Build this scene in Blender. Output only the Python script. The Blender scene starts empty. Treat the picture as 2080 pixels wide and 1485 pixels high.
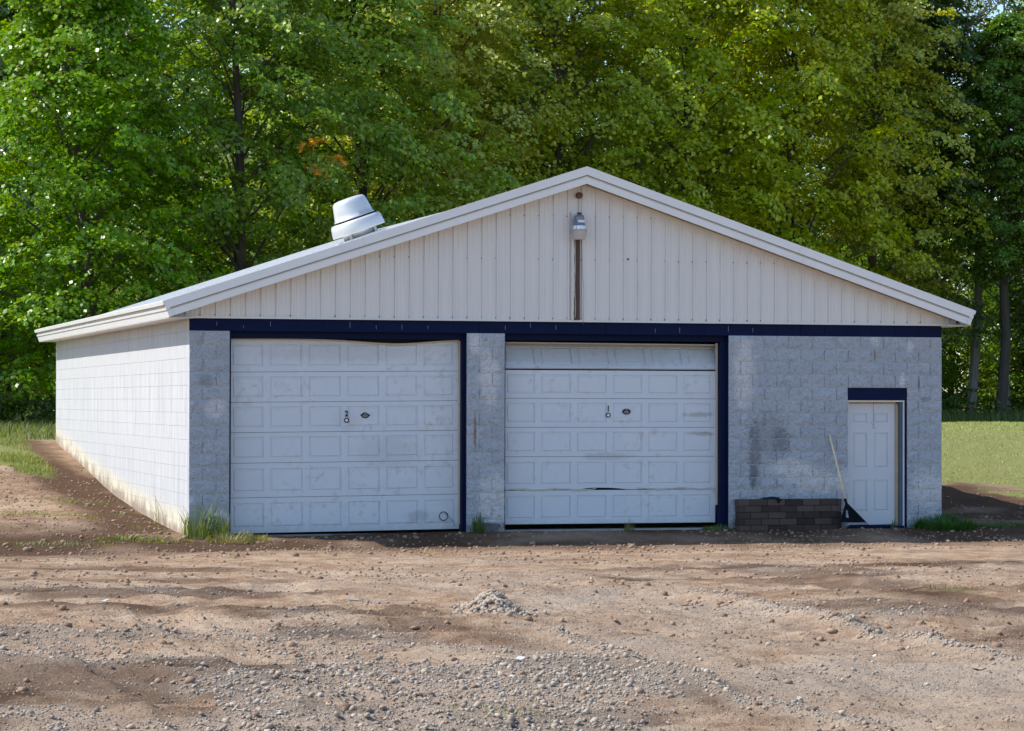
import bpy, math, random
import numpy as np
from mathutils import Vector, Matrix

R = math.radians
# ------------------------------------------------------------------ camera, sky, sun, exposure
scene = bpy.context.scene
col = scene.collection
cam_d = bpy.data.cameras.new("camera"); cam = bpy.data.objects.new("camera", cam_d); col.objects.link(cam)
CAM = Vector((-6.6131, -40.0421, 1.9984)); YAW, PITCH, ROLL = 0.2821, 0.0134, 0.0019
fw = Vector((math.sin(YAW)*math.cos(PITCH), math.cos(YAW)*math.cos(PITCH), math.sin(PITCH)))
rt = Vector((math.cos(YAW), -math.sin(YAW), 0)); up = rt.cross(fw)
r2 = math.cos(ROLL)*rt + math.sin(ROLL)*up; u2 = -math.sin(ROLL)*rt + math.cos(ROLL)*up
cam.matrix_world = Matrix(((r2.x, u2.x, -fw.x, CAM.x), (r2.y, u2.y, -fw.y, CAM.y), (r2.z, u2.z, -fw.z, CAM.z), (0, 0, 0, 1)))
cam_d.sensor_width = 36.0; cam_d.lens = 5513.2/2080*36.0
cam_d.clip_start = 0.5; cam_d.clip_end = 2000
scene.camera = cam

SUN_TO = Vector((-0.91, 0.25, 1.0)).normalized()          # towards the sun
ELEV = math.asin(SUN_TO.z); AZ = math.atan2(SUN_TO.x, SUN_TO.y)
world = bpy.data.worlds.new("World"); scene.world = world; world.use_nodes = True
wn = world.node_tree; bg = wn.nodes["Background"]
sky = wn.nodes.new("ShaderNodeTexSky"); sky.sky_type = 'NISHITA'; sky.sun_disc = False
sky.sun_elevation = ELEV; sky.sun_rotation = AZ; sky.air_density = 1.0; sky.dust_density = 0.4; sky.ozone_density = 3.5
wn.links.new(sky.outputs[0], bg.inputs[0]); bg.inputs[1].default_value = 0.15
sun_d = bpy.data.lights.new("sun", 'SUN'); sun = bpy.data.objects.new("sun", sun_d); col.objects.link(sun)
sun_d.energy = 3.8; sun_d.angle = R(0.5); sun_d.color = (1.0, 0.955, 0.89)
sun.rotation_euler = SUN_TO.to_track_quat('Z', 'Y').to_euler()
vs = scene.view_settings
vs.view_transform = 'Standard'; vs.look = 'None'; vs.gamma = 1.0; vs.use_curve_mapping = False; vs.exposure = 0.68
scene.cycles.max_bounces = 6; scene.cycles.transparent_max_bounces = 8

rng = np.random.default_rng(7)
random.seed(7)

# ------------------------------------------------------------------ helpers: nodes
def N(nt, t, ins=None, **props):
    n = nt.nodes.new(t)
    for k, v in props.items(): setattr(n, k, v)
    for k, v in (ins or {}).items():
        s = n.inputs[k]
        if isinstance(v, bpy.types.NodeSocket): nt.links.new(v, s)
        else: s.default_value = v
    return n
def M_(nt, op, a, b=0.0, c=None, clamp=False):
    ins = {0: a, 1: b}
    if c is not None: ins[2] = c
    return N(nt, 'ShaderNodeMath', ins, operation=op, use_clamp=clamp).outputs[0]
def mixc(nt, f, a, b, blend='MIX'):
    n = nt.nodes.new('ShaderNodeMix'); n.data_type = 'RGBA'; n.blend_type = blend
    for i, v in ((0, f), (6, a), (7, b)):
        if isinstance(v, bpy.types.NodeSocket): nt.links.new(v, n.inputs[i])
        elif i == 0: n.inputs[0].default_value = v
        else: n.inputs[i].default_value = (*v, 1) if len(v) == 3 else v
    return n.outputs[2]
def sstep(nt, v, lo, hi):
    n = N(nt, 'ShaderNodeMapRange', {0: v, 1: lo, 2: hi, 3: 0.0, 4: 1.0}, interpolation_type='SMOOTHSTEP')
    return n.outputs[0]
def noise(nt, vec, scale, detail=4.0, rough=0.55, stretch=None):
    if stretch is not None:
        vec = N(nt, 'ShaderNodeVectorMath', {0: vec, 1: stretch}, operation='MULTIPLY').outputs[0]
    return N(nt, 'ShaderNodeTexNoise', {'Vector': vec, 'Scale': scale, 'Detail': detail, 'Roughness': rough}).outputs[0]
def new_mat(name, rough=0.8, spec=0.3):
    m = bpy.data.materials.new(name); m.use_nodes = True
    nt = m.node_tree; b = nt.nodes['Principled BSDF']
    b.inputs['Roughness'].default_value = rough
    b.inputs['Specular IOR Level'].default_value = spec
    pos = N(nt, 'ShaderNodeNewGeometry').outputs['Position']
    return m, nt, b, pos
def setc(nt, b, c):
    if isinstance(c, bpy.types.NodeSocket): nt.links.new(c, b.inputs['Base Color'])
    else: b.inputs['Base Color'].default_value = (*c, 1)
def bump(nt, b, h, dist=0.01, strength=0.6):
    n = N(nt, 'ShaderNodeBump', {'Height': h, 'Distance': dist, 'Strength': strength})
    nt.links.new(n.outputs[0], b.inputs['Normal'])
def blob(nt, pos, x, z, rx, rz, nz, amt=0.6):
    """soft uneven patch on the facade at (x, z)"""
    s = N(nt, 'ShaderNodeSeparateXYZ', {0: pos})
    dx = M_(nt, 'DIVIDE', M_(nt, 'SUBTRACT', s.outputs[0], x), rx); dz = M_(nt, 'DIVIDE', M_(nt, 'SUBTRACT', s.outputs[2], z), rz)
    d = M_(nt, 'SQRT', M_(nt, 'ADD', M_(nt, 'MULTIPLY', dx, dx), M_(nt, 'MULTIPLY', dz, dz)))
    d = M_(nt, 'ADD', d, M_(nt, 'MULTIPLY', M_(nt, 'SUBTRACT', nz, 0.5), 2.2*amt))
    return M_(nt, 'SUBTRACT', 1.0, sstep(nt, d, 0.45, 1.1))
def simple(name, c, rough=0.7, spec=0.3, var=0.12, scale=6.0, metal=0.0, bumpd=0.0):
    m, nt, b, pos = new_mat(name, rough, spec)
    nz = noise(nt, pos, scale)
    setc(nt, b, mixc(nt, nz, tuple(v*(1-var*1.6) for v in c), tuple(min(1, v*(1+var)) for v in c)))
    b.inputs['Metallic'].default_value = metal
    if bumpd: bump(nt, b, noise(nt, pos, scale*12), bumpd)
    return m

# ------------------------------------------------------------------ materials
MAT = {}
def mats():
    # split-face painted block (front)
    m, nt, b, pos = new_mat('painted_split_block', 0.85, 0.2)
    n1 = noise(nt, pos, 1.3, 5); n2 = noise(nt, pos, 22.0, 6, 0.65); n3 = noise(nt, pos, 5.0, 4)
    rnd = N(nt, 'ShaderNodeObjectInfo').outputs['Random']
    base = mixc(nt, n3, (0.545, 0.60, 0.67), (0.66, 0.715, 0.78))
    base = mixc(nt, M_(nt, 'MULTIPLY', rnd, 0.35), base, (0.48, 0.53, 0.59))
    white = (0.88, 0.89, 0.90)
    for (x, z, rx, rz) in ((8.80, 2.45, .22, .75), (4.62, 2.35, .2, .6), (4.40, 2.9, .12, .2), (11.02, 2.98, .10, .12), (11.62, 2.9, .09, .1), (10.1, .75, .8, .22), (11.95, .62, .4, .4), (4.7, .55, .3, .5), (0.4, 1.9, .2, .2), (0.5, .25, .15, .15), (11.5, 2.35, .06, .15), (9.6, .95, .5, .18)):
        base = mixc(nt, M_(nt, 'MULTIPLY', blob(nt, pos, x, z, rx, rz, n3), 0.9), base, white)
    for (x, z, rx, rz, a) in ((8.97, 1.15, .13, .62, .42), (9.42, 1.38, .18, .26, .34), (9.2, 1.5, .4, .5, .22), (8.95, .85, .08, .22, .42), (4.6, .08, .35, .10, .8), (0.25, 2.3, .12, .12, .3), (8.75, 0.1, .2, .15, .5), (11.9, 2.05, .1, .06, .4)):
        base = mixc(nt, M_(nt, 'MULTIPLY', blob(nt, pos, x, z, rx, rz, n2, .9), a), base, (0.085, 0.085, 0.085))
    for (x, z, rx, rz) in ((4.40, 1.55, .028, .36), (11.79, 2.30, .022, .14), (11.02, 2.75, .015, .14)):
        base = mixc(nt, M_(nt, 'MULTIPLY', blob(nt, pos, x, z, rx, rz, n2, .5), 0.8), base, (0.33, 0.21, 0.08))
    base = mixc(nt, M_(nt, 'MULTIPLY', M_(nt, 'SUBTRACT', 1., sstep(nt, noise(nt, pos, 20., 6, .7), .38, .50)), .30), base, (0.27, 0.285, 0.31))  # dark speckle painted in as the shade of pits in the split face
    sz = N(nt, 'ShaderNodeSeparateXYZ', {0: pos}).outputs[2]
    low = M_(nt, 'SUBTRACT', 1.0, sstep(nt, M_(nt, 'ADD', sz, M_(nt, 'MULTIPLY', n3, 0.3)), 0.12, 0.34))
    base = mixc(nt, M_(nt, 'MULTIPLY', low, 0.45), base, (0.25, 0.22, 0.19))
    setc(nt, b, base)
    h = M_(nt, 'ADD', M_(nt, 'MULTIPLY', noise(nt, pos, 13.0, 6, 0.65), 1.6), M_(nt, 'MULTIPLY', noise(nt, pos, 45.0, 3), 0.5))
    bump(nt, b, h, 0.08, 1.0)
    MAT['split'] = m
    # smooth white side wall
    m, nt, b, pos = new_mat('white_painted_block', 0.75, 0.25)
    s = N(nt, 'ShaderNodeSeparateXYZ', {0: pos})
    streak = noise(nt, pos, 3.0, 5, 0.6, (1, 4.0, 0.25)); n3 = noise(nt, pos, 2.2, 5); nf = noise(nt, pos, 14.0, 5, .6)
    base = mixc(nt, sstep(nt, streak, .35, .75), (0.51, 0.51, 0.51), (0.37, 0.375, 0.38))
    # height above the sloping soil line decides where the paint has gone
    gl = M_(nt, 'MULTIPLY', M_(nt, 'POWER', M_(nt, 'DIVIDE', M_(nt, 'MAXIMUM', s.outputs[1], 0.0), 16.9), 1.5), 1.15)
    hz = M_(nt, 'SUBTRACT', s.outputs[2], gl)
    drip = noise(nt, pos, 4.5, 5, .65, (1, 5.0, 0.5))
    hz2 = M_(nt, 'ADD', hz, M_(nt, 'MULTIPLY', M_(nt, 'SUBTRACT', drip, 0.5), 1.3))
    peel = M_(nt, 'SUBTRACT', 1.0, sstep(nt, hz2, 0.20, 0.40))
    base = mixc(nt, M_(nt, 'MULTIPLY', peel, .85), base, (0.66, 0.59, 0.42))
    grime = M_(nt, 'MULTIPLY', M_(nt, 'SUBTRACT', 1.0, sstep(nt, hz2, 0.02, 0.30)), sstep(nt, n3, .40, .55))
    base = mixc(nt, M_(nt, 'MULTIPLY', grime, .85), base, (0.22, 0.17, 0.13))
    soil = M_(nt, 'SUBTRACT', 1.0, sstep(nt, M_(nt, 'ADD', hz, M_(nt, 'MULTIPLY', nf, .16)), 0.08, 0.22))
    base = mixc(nt, M_(nt, 'MULTIPLY', soil, .6), base, (0.33, 0.24, 0.18))
    setc(nt, b, base)
    bump(nt, b, M_(nt, 'ADD', noise(nt, pos, 40., 4), M_(nt, 'MULTIPLY', noise(nt, pos, 9., 4, .6, (1, 8., .1)), .8)), 0.006, 0.5)
    MAT['side'] = m
    MAT['mortar'] = simple('painted_mortar', (0.70, 0.74, 0.79), 0.9, 0.1, 0.1, 8, bumpd=.004)
    MAT['mortar_side'] = simple('side_mortar', (0.50, 0.50, 0.49), 0.9, 0.1, 0.1, 8)
    m, nt, b, pos = new_mat('navy_paint', 0.7, 0.15)
    n1 = noise(nt, pos, 3.0, 5); n2 = noise(nt, pos, 30., 4)
    base = mixc(nt, n1, (0.0008, 0.0045, 0.028), (0.002, 0.010, 0.052))
    base = mixc(nt, M_(nt, 'MULTIPLY', sstep(nt, n2, .66, .78), .25), base, (0.12, 0.14, 0.18))
    setc(nt, b, base); bump(nt, b, n2, 0.003, .4); MAT['navy'] = m
    # garage door steel
    m, nt, b, pos = new_mat('white_door_steel', 0.5, 0.4)
    n1 = noise(nt, pos, 1.2, 5, .6); n2 = noise(nt, pos, 9., 6, .65); grain = noise(nt, pos, 30., 4, .6, (1, 1, .12))
    s = N(nt, 'ShaderNodeSeparateXYZ', {0: pos})
    base = mixc(nt, n1, (0.56, 0.61, 0.665), (0.65, 0.69, 0.73))
    base = mixc(nt, M_(nt, 'MULTIPLY', M_(nt, 'MULTIPLY', sstep(nt, n2, .5, .72), sstep(nt, n1, .42, .62)), .5), base, (0.36, 0.33, 0.29))
    low = M_(nt, 'SUBTRACT', 1.0, sstep(nt, M_(nt, 'ADD', s.outputs[2], M_(nt, 'MULTIPLY', n2, .35)), .15, .42))
    base = mixc(nt, M_(nt, 'MULTIPLY', low, .5), base, (0.34, 0.32, 0.28))
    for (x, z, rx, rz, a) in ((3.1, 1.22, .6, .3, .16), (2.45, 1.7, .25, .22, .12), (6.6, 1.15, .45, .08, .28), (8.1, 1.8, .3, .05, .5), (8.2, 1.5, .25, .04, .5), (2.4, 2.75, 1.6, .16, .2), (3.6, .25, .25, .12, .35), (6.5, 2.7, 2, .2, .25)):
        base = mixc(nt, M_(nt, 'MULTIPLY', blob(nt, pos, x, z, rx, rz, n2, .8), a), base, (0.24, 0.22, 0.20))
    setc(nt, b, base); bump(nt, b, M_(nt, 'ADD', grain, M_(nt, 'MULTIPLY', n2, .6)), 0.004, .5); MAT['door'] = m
    # siding
    m, nt, b, pos = new_mat('cream_siding_steel', 0.45, 0.4)
    n1 = noise(nt, pos, 2.0, 4, .6, (3., 1, .3)); n2 = noise(nt, pos, 14., 5, .6, (2., 1, .2))
    base = mixc(nt, n1, (0.635, 0.61, 0.575), (0.735, 0.715, 0.685))
    base = mixc(nt, M_(nt, 'MULTIPLY', sstep(nt, n2, .55, .8), .25), base, (0.45, 0.41, 0.35))
    setc(nt, b, base); bump(nt, b, n1, 0.004, .2); MAT['siding'] = m
    MAT['trim'] = simple('cream_trim_steel', (0.70, 0.67, 0.61), 0.42, 0.45, 0.06, 3)
    MAT['fascia'] = simple('white_fascia_steel', (0.76, 0.75, 0.73), 0.42, 0.45, 0.05, 2)
    MAT['groove'] = simple('fascia_groove', (0.36, 0.33, 0.29), 0.8, 0.1)
    MAT['soffit'] = simple('tan_soffit', (0.42, 0.36, 0.29), 0.7, 0.2, 0.2, 5)
    MAT['weather'] = simple('cream_weatherstrip', (0.58, 0.50, 0.38), 0.6, 0.3)
    MAT['dark'] = simple('dark_interior', (0.03, 0.03, 0.03), 0.9, 0.1)
    MAT['concrete'] = simple('concrete_slab', (0.36, 0.35, 0.33), 0.9, 0.1, .2, 5, bumpd=.004)
    MAT['walkdoor'] = simple('white_entry_door', (0.58, 0.61, 0.645), 0.45, 0.4, .05, 2)
    MAT['rawwood'] = simple('raw_pine_jamb', (0.55, 0.42, 0.25), 0.8, .2, .15, 6)
    MAT['bluegrey'] = simple('blue_grey_jamb', (0.07, 0.12, 0.17), 0.6, .3, .2, 5)
    MAT['galv'] = simple('weathered_galvanised', (0.62, 0.63, 0.63), 0.38, .5, .14, 4, metal=.35)
    MAT['aluminium'] = simple('bright_aluminium', (0.85, 0.87, 0.9), 0.22, .5, .06, 12, metal=.9)
    MAT['greymetal'] = simple('grey_lamp_housing', (0.22, 0.25, 0.28), 0.4, .5, .1, 10, metal=.4)
    MAT['lens'] = simple('frosted_lens', (0.50, 0.46, 0.44), 0.35, .5, .08, 10)
    m, nt, b, pos = new_mat('peeling_board', 0.9, 0.15)
    n1 = noise(nt, pos, 9., 6, .65, (3., 1, .35)); n2 = noise(nt, pos, 30., 4, .6, (3., 1, .1))
    base = mixc(nt, n2, (0.045, 0.03, 0.022), (0.15, 0.11, 0.085))
    sx = N(nt, 'ShaderNodeSeparateXYZ', {0: pos}).outputs[0]
    edge = M_(nt, 'SUBTRACT', 1., sstep(nt, sx, 5.955, 5.99))
    base = mixc(nt, sstep(nt, M_(nt, 'ADD', n1, M_(nt, 'MULTIPLY', edge, .28)), .62, .68), base, (0.62, 0.60, 0.58))
    setc(nt, b, base); bump(nt, b, n2, .006, .6); MAT['board'] = m
    m, nt, b, pos = new_mat('dark_landscape_brick', 0.9, 0.15)
    rnd = N(nt, 'ShaderNodeObjectInfo').outputs['Random']; n2 = noise(nt, pos, 25., 5, .65)
    base = mixc(nt, rnd, (0.028, 0.021, 0.019), (0.105, 0.075, 0.064))
    base = mixc(nt, M_(nt, 'MULTIPLY', n2, .3), base, (0.12, 0.10, 0.09))
    setc(nt, b, base); bump(nt, b, n2, .008, .7); MAT['brick'] = m
    MAT['black'] = simple('black_plastic', (0.006, 0.008, 0.011), 0.6, .12)
    MAT['blackprint'] = simple('black_print', (0.012, 0.012, 0.014), 0.6, .3)
    MAT['whiteprint'] = simple('white_print', (0.75, 0.75, 0.75), 0.6, .3)
    MAT['pole'] = simple('pale_ash_handle', (0.80, 0.64, 0.40), 0.55, .35, .12, 8)
    MAT['wire'] = simple('grey_wire', (0.22, 0.20, 0.18), 0.6, .3)
    MAT['rust'] = simple('rusty_steel', (0.16, 0.09, 0.05), 0.85, .2, .3, 20)
    MAT['roof'] = simple('white_roof_steel', (0.68, 0.68, 0.66), 0.45, .4, .08, 2)
    MAT['paper'] = simple('white_paper_scrap', (0.5, 0.49, 0.46), 0.8, .2)
    MAT['woodscrap'] = simple('splintered_wood', (0.16, 0.10, 0.06), 0.9, .1, .3, 20)
    MAT['soil'] = simple('dark_planter_soil', (0.07, 0.05, 0.035), .95, .1, .3, 20)
    # ground
    m, nt, b, pos = new_mat('dirt_and_gravel_ground', 1.0, 0.0)
    ga = N(nt, 'ShaderNodeAttribute', attribute_name='gravel').outputs['Fac']
    gr = N(nt, 'ShaderNodeAttribute', attribute_name='lawn').outputs['Fac']
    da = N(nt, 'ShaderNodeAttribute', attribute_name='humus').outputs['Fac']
    n1 = noise(nt, pos, .55, 6, .6); n2 = noise(nt, pos, 3.2, 6, .65); n3 = noise(nt, pos, 24., 6, .7); n4 = noise(nt, pos, 70., 4, .7)
    base = mixc(nt, sstep(nt, n2, .3, .7), (0.32, 0.195, 0.118), (0.60, 0.42, 0.275))
    base = mixc(nt, M_(nt, 'MULTIPLY', sstep(nt, n1, .48, .66), .6), base, (0.67, 0.51, 0.365))
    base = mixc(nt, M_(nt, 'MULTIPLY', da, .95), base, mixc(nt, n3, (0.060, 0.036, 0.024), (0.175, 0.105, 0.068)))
    base = mixc(nt, M_(nt, 'MULTIPLY', ga, .72), base, mixc(nt, n3, (0.27, 0.225, 0.18), (0.64, 0.54, 0.435)))
    base = mixc(nt, M_(nt, 'MULTIPLY', M_(nt, 'MULTIPLY', sstep(nt, n4, .54, .68), .6), M_(nt, 'SUBTRACT', 1.05, da)), base, (0.54, 0.46, 0.37))
    base = mixc(nt, M_(nt, 'MULTIPLY', M_(nt, 'SUBTRACT', 1., sstep(nt, n3, .30, .47)), .75), base, (0.12, 0.08, 0.055))
    lawn = mixc(nt, n2, mixc(nt, n3, (0.15, 0.20, 0.05), (0.33, 0.34, 0.13)), mixc(nt, n3, (0.22, 0.21, 0.07), (0.45, 0.40, 0.19)))
    base = mixc(nt, gr, base, lawn)
    setc(nt, b, base)
    bump(nt, b, M_(nt, 'ADD', n3, M_(nt, 'MULTIPLY', n4, .5)), .05, 1.0); MAT['ground'] = m
    # stones
    def islands(name, cols, rough=.85):
        m, nt, b, pos = new_mat(name, rough, .06)
        r = N(nt, 'ShaderNodeNewGeometry').outputs['Random Per Island']
        cr = N(nt, 'ShaderNodeValToRGB', {0: r}); e = cr.color_ramp.elements
        e[0].color = (*cols[0], 1); e[1].color = (*cols[-1], 1)
        for i, c in enumerate(cols[1:-1], 1):
            q = e.new(i/(len(cols)-1)); q.color = (*c, 1)
        n = noise(nt, pos, 60., 4)
        setc(nt, b, mixc(nt, M_(nt, 'MULTIPLY', n, .5), cr.outputs[0], (0.38, 0.32, 0.27)))
        return m
    MAT['stones'] = islands('mixed_gravel_stone', [(0.16, 0.135, 0.11), (0.35, 0.285, 0.215), (0.46, 0.37, 0.275), (0.27, 0.235, 0.195), (0.52, 0.44, 0.345), (0.22, 0.19, 0.16), (0.40, 0.275, 0.18)])
    MAT['clods'] = islands('dirt_clod', [(0.15, 0.083, 0.048), (0.30, 0.18, 0.105), (0.20, 0.118, 0.07), (0.37, 0.24, 0.15)], .95)
    # leaves and grass
    def leafmat(name, trans=.38, rough=.42):
        m, nt, b, pos = new_mat(name, rough, .5)
        oi = N(nt, 'ShaderNodeObjectInfo'); r = N(nt, 'ShaderNodeNewGeometry').outputs['Random Per Island']
        c = oi.outputs['Color']
        h = N(nt, 'ShaderNodeHueSaturation', {'Color': c, 'Hue': M_(nt, 'ADD', .478, M_(nt, 'MULTIPLY', r, .044)), 'Saturation': M_(nt, 'ADD', .85, M_(nt, 'MULTIPLY', oi.outputs['Random'], .2)), 'Value': M_(nt, 'ADD', .65, M_(nt, 'MULTIPLY', M_(nt, 'FRACT', M_(nt, 'MULTIPLY', r, 37.3)), .75))})
        if trans < .35:
            pn = sstep(nt, noise(nt, pos, .55, 4, .6), .35, .65)
            hc = mixc(nt, M_(nt, 'MULTIPLY', pn, .45), h.outputs[0], mixc(nt, 1., h.outputs[0], (1.5, 1.05, 1.3), 'MULTIPLY'))
        else: hc = h.outputs[0]
        setc(nt, b, hc)
        tc = mixc(nt, 1., hc, (1.9, 1.75, .45), 'MULTIPLY')
        t = N(nt, 'ShaderNodeBsdfTranslucent', {'Color': tc})
        mx = N(nt, 'ShaderNodeMixShader', {0: trans, 1: b.outputs[0], 2: t.outputs[0]})
        nt.links.new(mx.outputs[0], nt.nodes['Material Output'].inputs[0])
        return m
    MAT['leaf'] = leafmat('tree_leaf', .32, .36); MAT['grass'] = leafmat('grass_blade', .3, .6)
    m, nt, b, pos = new_mat('tree_bark', .95, .1)
    n1 = noise(nt, pos, 6., 6, .65, (2., 2., .4))
    oc = N(nt, 'ShaderNodeObjectInfo').outputs['Color']
    setc(nt, b, mixc(nt, 1., mixc(nt, n1, (0.35, 0.33, 0.31), (1., .98, .95)), oc, 'MULTIPLY')); bump(nt, b, n1, .03, .8); MAT['bark'] = m
mats()

# ------------------------------------------------------------------ helpers: meshes and objects
class MB:
    def __init__(s): s.v = []; s.f = []
    def add(s, vs, fs):
        o = len(s.v); s.v += [tuple(v) for v in vs]; s.f += [tuple(i+o for i in f) for f in fs]; return s
    def box(s, x0, x1, y0, y1, z0, z1):
        return s.add([(x0,y0,z0),(x1,y0,z0),(x1,y1,z0),(x0,y1,z0),(x0,y0,z1),(x1,y0,z1),(x1,y1,z1),(x0,y1,z1)],
                     [(0,3,2,1),(4,5,6,7),(0,1,5,4),(1,2,6,5),(2,3,7,6),(3,0,4,7)])
    def prism(s, poly, y0, y1):
        """polygon in (x, z), counter-clockwise seen from -y, extruded along y"""
        n = len(poly)
        return s.add([(x, y0, z) for x, z in poly]+[(x, y1, z) for x, z in poly],
                     [tuple(range(n)), tuple(range(2*n-1, n-1, -1))]+[(i, i+n, (i+1) % n+n, (i+1) % n) for i in range(n)])
    def tube(s, pts, r, seg=6, caps=True):
        pts = [Vector(p) for p in pts]; n = len(pts); rs = r if hasattr(r, '__len__') else [r]*n
        vs = []; fs = []; ref = Vector((0, 0, 1))
        for i, p in enumerate(pts):
            d = (pts[min(i+1, n-1)]-pts[max(i-1, 0)]).normalized()
            a = d.cross(ref if abs(d.z) < .9 else Vector((1, 0, 0))).normalized(); b_ = d.cross(a)
            for k in range(seg):
                t = 2*math.pi*k/seg; vs.append(p+(a*math.cos(t)+b_*math.sin(t))*rs[i])
        for i in range(n-1):
            for k in range(seg):
                k2 = (k+1) % seg; fs.append((i*seg+k, i*seg+k2, (i+1)*seg+k2, (i+1)*seg+k))
        if caps: fs += [tuple(range(seg))[::-1], tuple((n-1)*seg+k for k in range(seg))]
        return s.add(vs, fs)
    def lathe(s, prof, seg=28, M=None, ribs=0):
        """profile of (r, z) about z"""
        vs = []; fs = []; n = len(prof)
        for (r, z) in prof:
            for k in range(seg):
                t = 2*math.pi*k/seg; q = r*(1+(ribs if k % 2 else -ribs)); p = Vector((q*math.cos(t), q*math.sin(t), z)); vs.append(M@p if M else p)
        for i in range(n-1):
            for k in range(seg):
                k2 = (k+1) % seg; fs.append((i*seg+k, i*seg+k2, (i+1)*seg+k2, (i+1)*seg+k))
        fs += [tuple(range(seg))[::-1], tuple((n-1)*seg+k for k in range(seg))]
        return s.add(vs, fs)
    def mesh(s, name):
        me = bpy.data.meshes.new(name); me.from_pydata(s.v, [], s.f); me.update(); return me
    def build(s, name, mat, parent=None, smooth=False, **tags):
        return obj(name, s.mesh(name), mat, parent, smooth, **tags)
def obj(name, me, mat=None, parent=None, smooth=False, loc=None, **tags):
    o = bpy.data.objects.new(name, me); col.objects.link(o)
    if mat is not None and len(me.materials) == 0: me.materials.append(MAT[mat] if isinstance(mat, str) else mat)
    if smooth and me.polygons: me.polygons.foreach_set('use_smooth', np.ones(len(me.polygons), bool))
    if parent: o.parent = parent
    if loc is not None: o.location = loc
    for k, v in tags.items():
        if v: o[k] = v
    return o
def empty(name, loc=(0, 0, 0), **tags):
    o = bpy.data.objects.new(name, None); col.objects.link(o); o.location = loc; o.empty_display_size = .1
    for k, v in tags.items():
        if v: o[k] = v
    return o
def np_mesh(name, V, F):
    """V (n,3), F (m,k) all the same k"""
    me = bpy.data.meshes.new(name); V = np.ascontiguousarray(V, np.float32); F = np.ascontiguousarray(F, np.int32); k = F.shape[1]
    me.vertices.add(len(V)); me.vertices.foreach_set('co', V.ravel())
    me.loops.add(F.size); me.loops.foreach_set('vertex_index', F.ravel())
    me.polygons.add(len(F)); me.polygons.foreach_set('loop_start', np.arange(0, F.size, k, dtype=np.int32)); me.polygons.foreach_set('loop_total', np.full(len(F), k, np.int32))
    me.update(calc_edges=True); me.validate(); return me

# numpy value noise
_perm = np.random.default_rng(3).random((256, 256))
def vnoise(x, y, s):
    x = np.asarray(x, float)/s; y = np.asarray(y, float)/s; xi = np.floor(x).astype(int); yi = np.floor(y).astype(int); fx = x-xi; fy = y-yi
    fx = fx*fx*(3-2*fx); fy = fy*fy*(3-2*fy); P = lambda a, b: _perm[a % 256, b % 256]
    return (P(xi, yi)*(1-fx)+P(xi+1, yi)*fx)*(1-fy)+(P(xi, yi+1)*(1-fx)+P(xi+1, yi+1)*fx)*fy-.5
def fbm(x, y, s, o=4):
    return sum(vnoise(x+17*i, y-9*i, s/2**i)/2**i for i in range(o))
def ss(v, a, b):
    t = np.clip((np.asarray(v, float)-a)/(b-a), 0, 1); return t*t*(3-2*t)

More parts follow.
